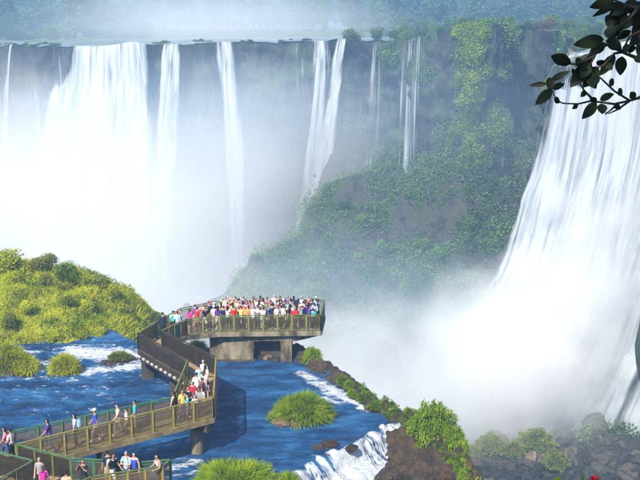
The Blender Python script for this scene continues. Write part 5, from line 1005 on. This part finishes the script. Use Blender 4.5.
def person(loc, rz, pose, top, bottom, hair, where, skin=0, girl=False, cap=None, pack=None, s=1.0, cut='shirt', group='visitors on the walkways', extra=''):
    vr = VAR[pose + '_f'] if girl and pose + '_f' in VAR else VAR[pose]
    b = obj('person', vr['body'], None, None, loc, (0, 0, rz)); setmat(b, SKINS[skin]); b.scale = (s, s, s)
    o = obj({'shirt': 'shirt', 'tank': 'tank_top', 'long_shirt': 'jacket'}[cut], vr[cut], None, b); setmat(o, cmat('cloth', top))
    o = obj('shorts' if 'shorts' in bottom else 'trousers', vr['shorts' if 'shorts' in bottom else 'trousers'], None, b); setmat(o, cmat('bottom', bottom))
    o = obj('hair', vr['long_hair' if girl else 'short_hair'], None, b); setmat(o, cmat('hair', hair))
    o = obj('shoes', vr['shoes'], None, b); setmat(o, cmat('bottom', 'black trousers' if random.random() < .6 else 'white shorts'))
    for sx in (-.03, .03): obj('eye', EYE, None, b, (vr['eyes'][0] + sx, vr['eyes'][1], vr['eyes'][2]))
    if cap: o = obj('cap', CAP, None, b, (vr['eyes'][0], vr['eyes'][1], vr['eyes'][2] + .04)); setmat(o, cmat('cloth', cap))
    if pack: o = obj('backpack', PACK, None, b, (0, vr['chest_y'] * .8, 0)); setmat(o, cmat('cloth', pack))
    l = 'person in %s %s, %s%s%s, %s' % (top, {'shirt': 'shirt', 'tank': 'tank top', 'long_shirt': 'jacket'}[cut], bottom, (', %s cap' % cap) if cap else ', ' + ('long ' if girl else 'short ') + hair, (', %s backpack' % pack) if pack else '', where)
    w_ = l.split()
    tag(b, ' '.join(w_[:16]), 'person', group); USED.setdefault(b['label'], []).append(b)
    return b
def on(px, py, z=DZ): return W(px, py, z)
def in_lane(x, y):
    """keep a visitor between the railings: nearest point at least 0.38 m inside the deck outline"""
    lanes = [((-16.6, 41.3), (-14.6, 42.35), .1), ((-14.5, 42.4), (-6.7, 47.5), .12), ((-6.72, 47.5), (-6.95, 53.2), .42), ((-6.95, 53.2), (-10.8, 58.2), .3), ((-10.8, 58.2), (-9.8, 60.9), .35), ((-16, 40.9), (-12.6, 40.0), .3), ((-12.4, 39.2), (-11.2, 38.6), .9), ((-11.0, 39.3), (-7.2, 39.6), .22), ((-8.6, 62.3), (-7.2, 63.4), .8), ((-6.6, 63.2), (-.6, 63.5), 1.15)]
    best = None
    for a, b, r in lanes:
        a = Vector(a); b = Vector(b); p = Vector((x, y)); d = b - a; t = min(1, max(0, (p - a).dot(d) / d.dot(d))); q = a + d * t; o = p - q; e = max(0, o.length - r)
        if best is None or e < best[0]: best = (e, q + (o.normalized() * min(o.length, r) if o.length > 1e-6 else o))
    return best[1]
def hd(px, py, z=DZ, h=1.66):        # place by the head, then keep the photo column while stepping inside the railings
    c = W(px, py, z + h); x, y = c[0], c[1]
    for _ in range(4):
        q = in_lane(x, y); dep = lambda yy: yy * math.cos(PITCH) + (CZ - z - h) * math.sin(PITCH)
        x, y = (px - 320) / F * dep(q.y), q.y
    q = in_lane(x, y); return (q.x, q.y, z)
LEFT, RIGHT, AWAY, TOWARD = math.pi / 2, -math.pi / 2, 0.0, math.pi
random.seed(5)
Wk = 'on the footbridge'
person(hd(5, 427), LEFT + .3, 'walk', 'pink', 'blue jeans', 'dark hair', Wk, 1, True); person(hd(10, 430.5), LEFT - .5, 'stand2', 'pale pink', 'black trousers', 'dark hair', Wk, 1, False, s=.97)
person(hd(48, 420), LEFT + .2, 'walk', 'purple', 'blue jeans', 'dark hair', Wk, 1, True); person(hd(74.5, 416.5), LEFT, 'stand', 'white', 'black trousers', 'dark hair', Wk, 0, True, pack='light blue'); person(hd(95, 413), LEFT + .1, 'walk2', 'royal blue', 'khaki shorts', 'dark hair', Wk, 1, cap='white')
person(hd(118, 411), LEFT + .4, 'walk', 'cream', 'khaki trousers', 'brown hair', Wk, 0); person(hd(126, 415), LEFT, 'walk2', 'white', 'khaki shorts', 'brown hair', 'small and walking behind', 0, s=.8); person(hd(134.5, 403.5), LEFT + .1, 'stand2', 'teal', 'khaki trousers', 'dark hair', Wk, 1)
Wc = 'at the footbridge corner'
person(hd(174, 394), LEFT - .6, 'stand', 'black', 'black trousers', 'dark hair', Wc, 0, True, cut='tank'); person(hd(182, 390.5), -2.4, 'stand2', 'yellow', 'blue jeans', 'dark hair', Wc, 1, True); person(hd(188.5, 387.5), 2.6, 'crossed', 'black', 'dark shorts', 'dark hair', Wc, 1); person(hd(187, 399), 2.0, 'photo', 'teal', 'denim shorts', 'dark hair', Wc, 0, s=.82)
person(hd(194.5, 396), TOWARD, 'stand', 'light blue', 'white shorts', 'brown hair', Wc, 0, True, s=.8)
person(hd(196.5, 373.5), AWAY + .2, 'stand', 'white', 'blue jeans', 'dark hair', Wc, 1); person(hd(203, 361), AWAY, 'stand2', 'white', 'dark shorts', 'grey hair', Wc, 0); person(hd(208, 371), AWAY - .4, 'walk', 'pale pink', 'denim shorts', 'brown hair', Wc, 0, True); person(hd(204, 381), 2.7, 'stand', 'white', 'khaki shorts', 'blond hair', Wc, 0, s=.72); person(hd(210.5, 378), RIGHT, 'stand2', 'maroon', 'black trousers', 'dark hair', Wc, 2)
person(hd(199, 366), AWAY + .5, 'walk2', 'light blue', 'khaki shorts', 'dark hair', Wc, 1, cap='navy'); person(hd(206, 366), AWAY - .3, 'walk', 'cream', 'dark shorts', 'dark hair', Wc, 0, True); person(hd(192, 381), TOWARD - .3, 'stand', 'red', 'denim shorts', 'brown hair', Wc, 0, s=.95); person(hd(199.5, 389), 2.4, 'crossed', 'grey', 'khaki trousers', 'dark hair', Wc, 2)
Wl = 'on the lower deck'
person(hd(39, 458.5), 2.9, 'stand2', 'grey', 'black trousers', 'grey hair', Wl, 0); person(hd(43, 464), AWAY, 'stand', 'magenta', 'blue jeans', 'brown hair', Wl, 0, True, pack='magenta', s=.92); person(hd(83, 460.5), 2.8, 'photo', 'black', 'dark shorts', 'dark hair', Wl, 1); person(hd(66, 477), AWAY, 'stand', 'peach', 'khaki shorts', 'dark hair', Wl, 1)
person(hd(107.5, 444.5), AWAY + .3, 'stand', 'navy', 'khaki shorts', 'dark hair', Wl, 1, s=1.04); person(hd(112, 454.5), RIGHT - .4, 'walk', 'black', 'white shorts', 'dark hair', Wl, 1, True, pack='white'); person(hd(126, 451.5), 2.8, 'crossed', 'light blue', 'blue jeans', 'grey hair', Wl, 0, pack='red'); person(hd(134, 453.5), TOWARD - .2, 'stand', 'royal blue', 'black trousers', 'dark hair', Wl, 0, True, cut='tank'); person(hd(160, 454.5), 2.4, 'lean', 'white', 'black trousers', 'dark hair', Wl, 1, cut='tank')
Wp = 'on the viewing platform'
for a in [((162, 313.5), AWAY + .2, 'stand', 'navy', 'black trousers', 'dark hair', 'on the ramp to the platform', 1, False, None, None, 1.04, 'long_shirt'), ((173, 311.5), AWAY, 'stand', 'cream', 'black trousers', 'dark hair', Wp, 1, False, None, 'teal'), ((177, 311), AWAY - .5, 'photo', 'peach', 'khaki shorts', 'blond hair', Wp), ((184, 311.5), .6, 'stand2', 'white', 'blue jeans', 'dark hair', Wp, 1, False, None, 'light blue'), ((189.5, 314), -.5, 'stand', 'magenta', 'dark shorts', 'brown hair', Wp, 0, True),
          ((197, 310.5), AWAY, 'arms_up', 'red', 'khaki shorts', 'dark hair', Wp, 1, False, None, None, 1.05), ((205, 313), 2.8, 'stand2', 'black', 'white shorts', 'dark hair', Wp, 1, True), ((214, 311), 3.0, 'stand', 'white', 'khaki shorts', 'brown hair', Wp, 0, False, 'white'), ((218, 312), AWAY, 'stand2', 'purple', 'white trousers', 'dark hair', Wp, 0, True), ((223.5, 309.5), .4, 'stand', 'navy', 'blue jeans', 'dark hair', Wp, 1), ((227.5, 311), -.3, 'photo', 'white', 'dark shorts', 'dark hair', Wp, 1, True), ((233.5, 311), AWAY, 'stand', 'red', 'blue jeans', 'brown hair', Wp, 0), ((241, 308.5), .3, 'photo_high', 'yellow', 'black trousers', 'dark hair', Wp, 1), ((247.5, 309.5), 2.6, 'stand', 'orange', 'denim shorts', 'dark hair', Wp, 0, True), ((252.5, 309), AWAY, 'akimbo', 'white', 'khaki trousers', 'grey hair', Wp)]:
    person(hd(*a[0]), *a[1:6], a[6], *a[7:])
# the packed crowd: a loose grid over the right half of the platform, no two dressed alike
tops = list(CL); bots = list(BT); hairs = list(HR); combos = [(t, b, h) for t in tops for b in bots for h in hairs]; random.shuffle(combos)
wt = {'white': 16, 'black': 7, 'navy': 6, 'light blue': 6, 'red': 5, 'pink': 5, 'grey': 4, 'cream': 4, 'royal blue': 5, 'pale pink': 4, 'teal': 3, 'orange': 3, 'peach': 4}
pool = [t for t in tops for _ in range(wt.get(t, 2))]
taken = set(); spots = []
for r_, (y_, n_, x0_, x1_) in enumerate([(62.3, 14, -5.2, -0.25), (62.75, 15, -5.4, -0.2), (63.3, 16, -6.2, -0.1), (63.9, 16, -7.2, 0.0), (64.6, 14, -7.0, 0.0)]):
    for i in range(n_): spots.append((x0_ + (i + .5 + random.uniform(-.28, .28)) * (x1_ - x0_) / n_, y_ + random.uniform(-.16, .16), r_))
spots += [(-8.5 + i_ * 0.42 + random.uniform(-.1, .1), 62.75 + 0.12 * (i_ % 3) + 0.3 * (i_ > 3), 3) for i_ in range(9)]
for x_, y_, r_ in spots:
    while True:
        t, b, h = random.choice(pool), random.choice(bots), ('dark hair' if random.random() < .68 else random.choice(hairs)); g = random.random() < .48; cp = random.choice(['white', 'red', 'navy', 'cream']) if random.random() < .25 else None; pk = random.choice(['navy', 'black', 'red', 'teal', 'grey']) if random.random() < .28 else None
        key = (t, b, cp if cp else (h, g), pk)
        if key not in taken: taken.add(key); break
    ps = random.choice(['stand', 'stand2', 'photo', 'photo_high', 'stand', 'crossed', 'akimbo', 'walk', 'point', 'stand2']); rz = random.choice([0, 0, 0, .5, -.5, 1.2, -1.2, 2.6, 3.1, -2.7]) + random.uniform(-.3, .3)
    if r_ == 0 and random.random() < .5: rz = TOWARD + random.uniform(-.5, .5); ps = random.choice(['lean', 'stand', 'stand2', 'crossed'])
    if ps == 'lean' and y_ > 62.25: ps = 'stand2'
    person((x_, y_, DZ), rz, ps, t, b, h, 'in the platform crowd', random.choice([0, 0, 1, 1, 2]), g, cp, pk, random.uniform(.92, 1.06) * (.96 if g else 1), 'long_shirt' if random.random() < .15 else 'shirt', 'visitors crowding the platform')
# far visitors on the boardwalk: a few pixels tall
fm_ = [cmat('cloth', k) for k in ('white', 'cream', 'light blue', 'pale pink')]
for i in range(34):
    t = (i + random.random()) / 34 * (len(bwp) - 1); k = min(int(t), len(bwp) - 2); q = Vector(bwp[k]).lerp(Vector(bwp[k + 1]), t - k)
    if random.random() < .25 and t > 1: continue
    b = obj('person', VAR[random.choice(['stand', 'stand2', 'photo'])]['long_shirt'] if False else VAR['stand']['body'], None, None, (q.x, q.y - random.uniform(-.6, .8), q.z + .1), (0, 0, random.uniform(0, 6))); setmat(b, SKINS[0])
    o = obj('shirt', VAR['stand']['long_shirt'], None, b); setmat(o, fm_[i % 4]); o = obj('trousers', VAR['stand']['trousers'], None, b); setmat(o, fm_[(i * 3 + 1) % 4])
    tag(b, 'distant visitor in %s clothes on the far boardwalk' % ('white', 'cream', 'pale blue', 'pale pink')[i % 4], 'person', 'visitors on the far boardwalk')
# ------------------------------------------------------------------ spray clouds and haze (scattering volumes, some tinted with sky light)
def spray(loc, rad, dens, nscale=1.6, seed=0.0, soft=1.0, rz=0.0, col=(1, 1, 1)):
    m, nt, ns, ln, b = newmat('spray_volume'); ns.remove(b)
    tc = N(nt, 'ShaderNodeTexCoord'); ln_ = N(nt, 'ShaderNodeVectorMath', operation='LENGTH'); ln.new(tc.outputs['Object'], ln_.inputs[0])
    n1 = N(nt, 'ShaderNodeTexNoise', i_Scale=nscale, i_Detail=4.0, i_Roughness=0.62)
    mp = N(nt, 'ShaderNodeMapping'); mp.inputs['Location'].default_value = (seed, seed * 1.3, seed * 0.7); ln.new(tc.outputs['Object'], mp.inputs[0]); ln.new(mp.outputs[0], n1.inputs['Vector'])
    # falloff to the rim, torn by noise
    r2 = N(nt, 'ShaderNodeMath', operation='MULTIPLY_ADD', i_1=-0.8, i_2=0.40); ln.new(n1.outputs[0], r2.inputs[0])
    ad = N(nt, 'ShaderNodeMath', operation='ADD'); ln.new(ln_.outputs['Value'], ad.inputs[0]); ln.new(r2.outputs[0], ad.inputs[1])
    mr = N(nt, 'ShaderNodeMapRange', i_1=0.95, i_2=0.95 - soft, i_3=0.0, i_4=1.0); mr.interpolation_type = 'SMOOTHSTEP'; ln.new(ad.outputs[0], mr.inputs[0])
    rim = N(nt, 'ShaderNodeMapRange', i_1=1.0, i_2=0.8, i_3=0.0, i_4=1.0); rim.interpolation_type = 'SMOOTHSTEP'; ln.new(ln_.outputs['Value'], rim.inputs[0])
    mu = N(nt, 'ShaderNodeMath', operation='MULTIPLY'); ln.new(mr.outputs[0], mu.inputs[0]); ln.new(rim.outputs[0], mu.inputs[1])
    sc = N(nt, 'ShaderNodeMath', operation='MULTIPLY', i_1=dens); ln.new(mu.outputs[0], sc.inputs[0])
    pv = N(nt, 'ShaderNodeVolumeScatter'); pv.inputs['Color'].default_value = (*col, 1); pv.inputs['Anisotropy'].default_value = 0.0
    ln.new(sc.outputs[0], pv.inputs['Density']); ln.new(pv.outputs[0], ns['Material Output'].inputs['Volume'])
    m.cycles.volume_step_rate = 1.0
    bm = bmesh.new(); bmesh.ops.create_icosphere(bm, subdivisions=3, radius=1.0); me = bpy.data.meshes.new('spray'); bm.to_mesh(me); bm.free()
    o = obj('spray', me, m, None, loc, (0, 0, rz)); o.scale = rad
    return tag(o, None, None, None, 'stuff')
SKY_TINT = (0.62, 0.81, 1.0); WHITE = (0.995, 0.985, 0.975)  # thin veils get the blue sky light in their colour; droplets are white
SPRAY = [((-74, 195, -15), (58, 25, 44), 0.15, 1.3, 1.0, WHITE), ((-34, 190, -24), (46, 21, 38), 0.09, 1.5, 2.0, WHITE), ((-14, 201, -8), (40, 9, 33), 0.08, 1.6, 3.3, WHITE), ((-42, 148, -30), (36, 36, 22), 0.08, 1.5, 2.7, WHITE), ((-26, 203, 2), (62, 8, 20), 0.075, 1.6, 1.7, SKY_TINT),
         ((-50, 236, 20), (76, 44, 13), 0.004, 1.9, 6.0, SKY_TINT), ((-26, 238, 22), (62, 26, 12), 0.045, 1.8, 6.6, WHITE),
         ((29, 133, -27), (21, 13, 20), 0.36, 2.2, 4.0, WHITE), ((39, 131, -14), (14, 8, 20), 0.26, 3.2, 4.9, WHITE), ((6, 130, -31), (30, 22, 20), 0.15, 1.8, 5.0, WHITE), ((6, 148, -26), (46, 34, 22), 0.022, 1.6, 7.2, SKY_TINT), ((36, 120, -35), (20, 12, 6), 0.012, 2.0, 9.4, WHITE), ((22, 176, 4), (36, 24, 24), 0.008, 1.6, 5.5, SKY_TINT), ((-12, 152, -27), (24, 22, 17), 0.035, 1.9, 8.8, WHITE)]
SPRAY += [(c_, (r_, r_ * 0.7, r_ * 1.05), 0.34, 1.5, 11.0 + i_ * 1.7, WHITE) for i_, (c_, r_) in enumerate([((34, 137, -3), 3.6), ((38.5, 134.5, -6), 4.4), ((43, 132, -4), 4.0), ((30, 136.5, -12), 4.6), ((35.5, 133, -15), 5.0), ((41.5, 130.5, -14), 4.6), ((25.5, 136, -20), 5.0), ((32, 131.5, -23), 5.4)])]
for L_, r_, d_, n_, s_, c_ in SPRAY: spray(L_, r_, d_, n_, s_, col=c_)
m, nt, ns, ln, b = newmat('haze_volume'); ns.remove(b)
pv = N(nt, 'ShaderNodeVolumePrincipled'); pv.inputs['Color'].default_value = (0.38, 0.65, 1.0, 1); pv.inputs['Density'].default_value = 0.0011; pv.inputs['Anisotropy'].default_value = 0.0
ln.new(pv.outputs[0], ns['Material Output'].inputs['Volume'])
mb = MB(); mb.box((0, 1100, 0), (8400, 9600, 100)); hz = mb.build('haze', m); tag(hz, None, None, None, 'stuff')
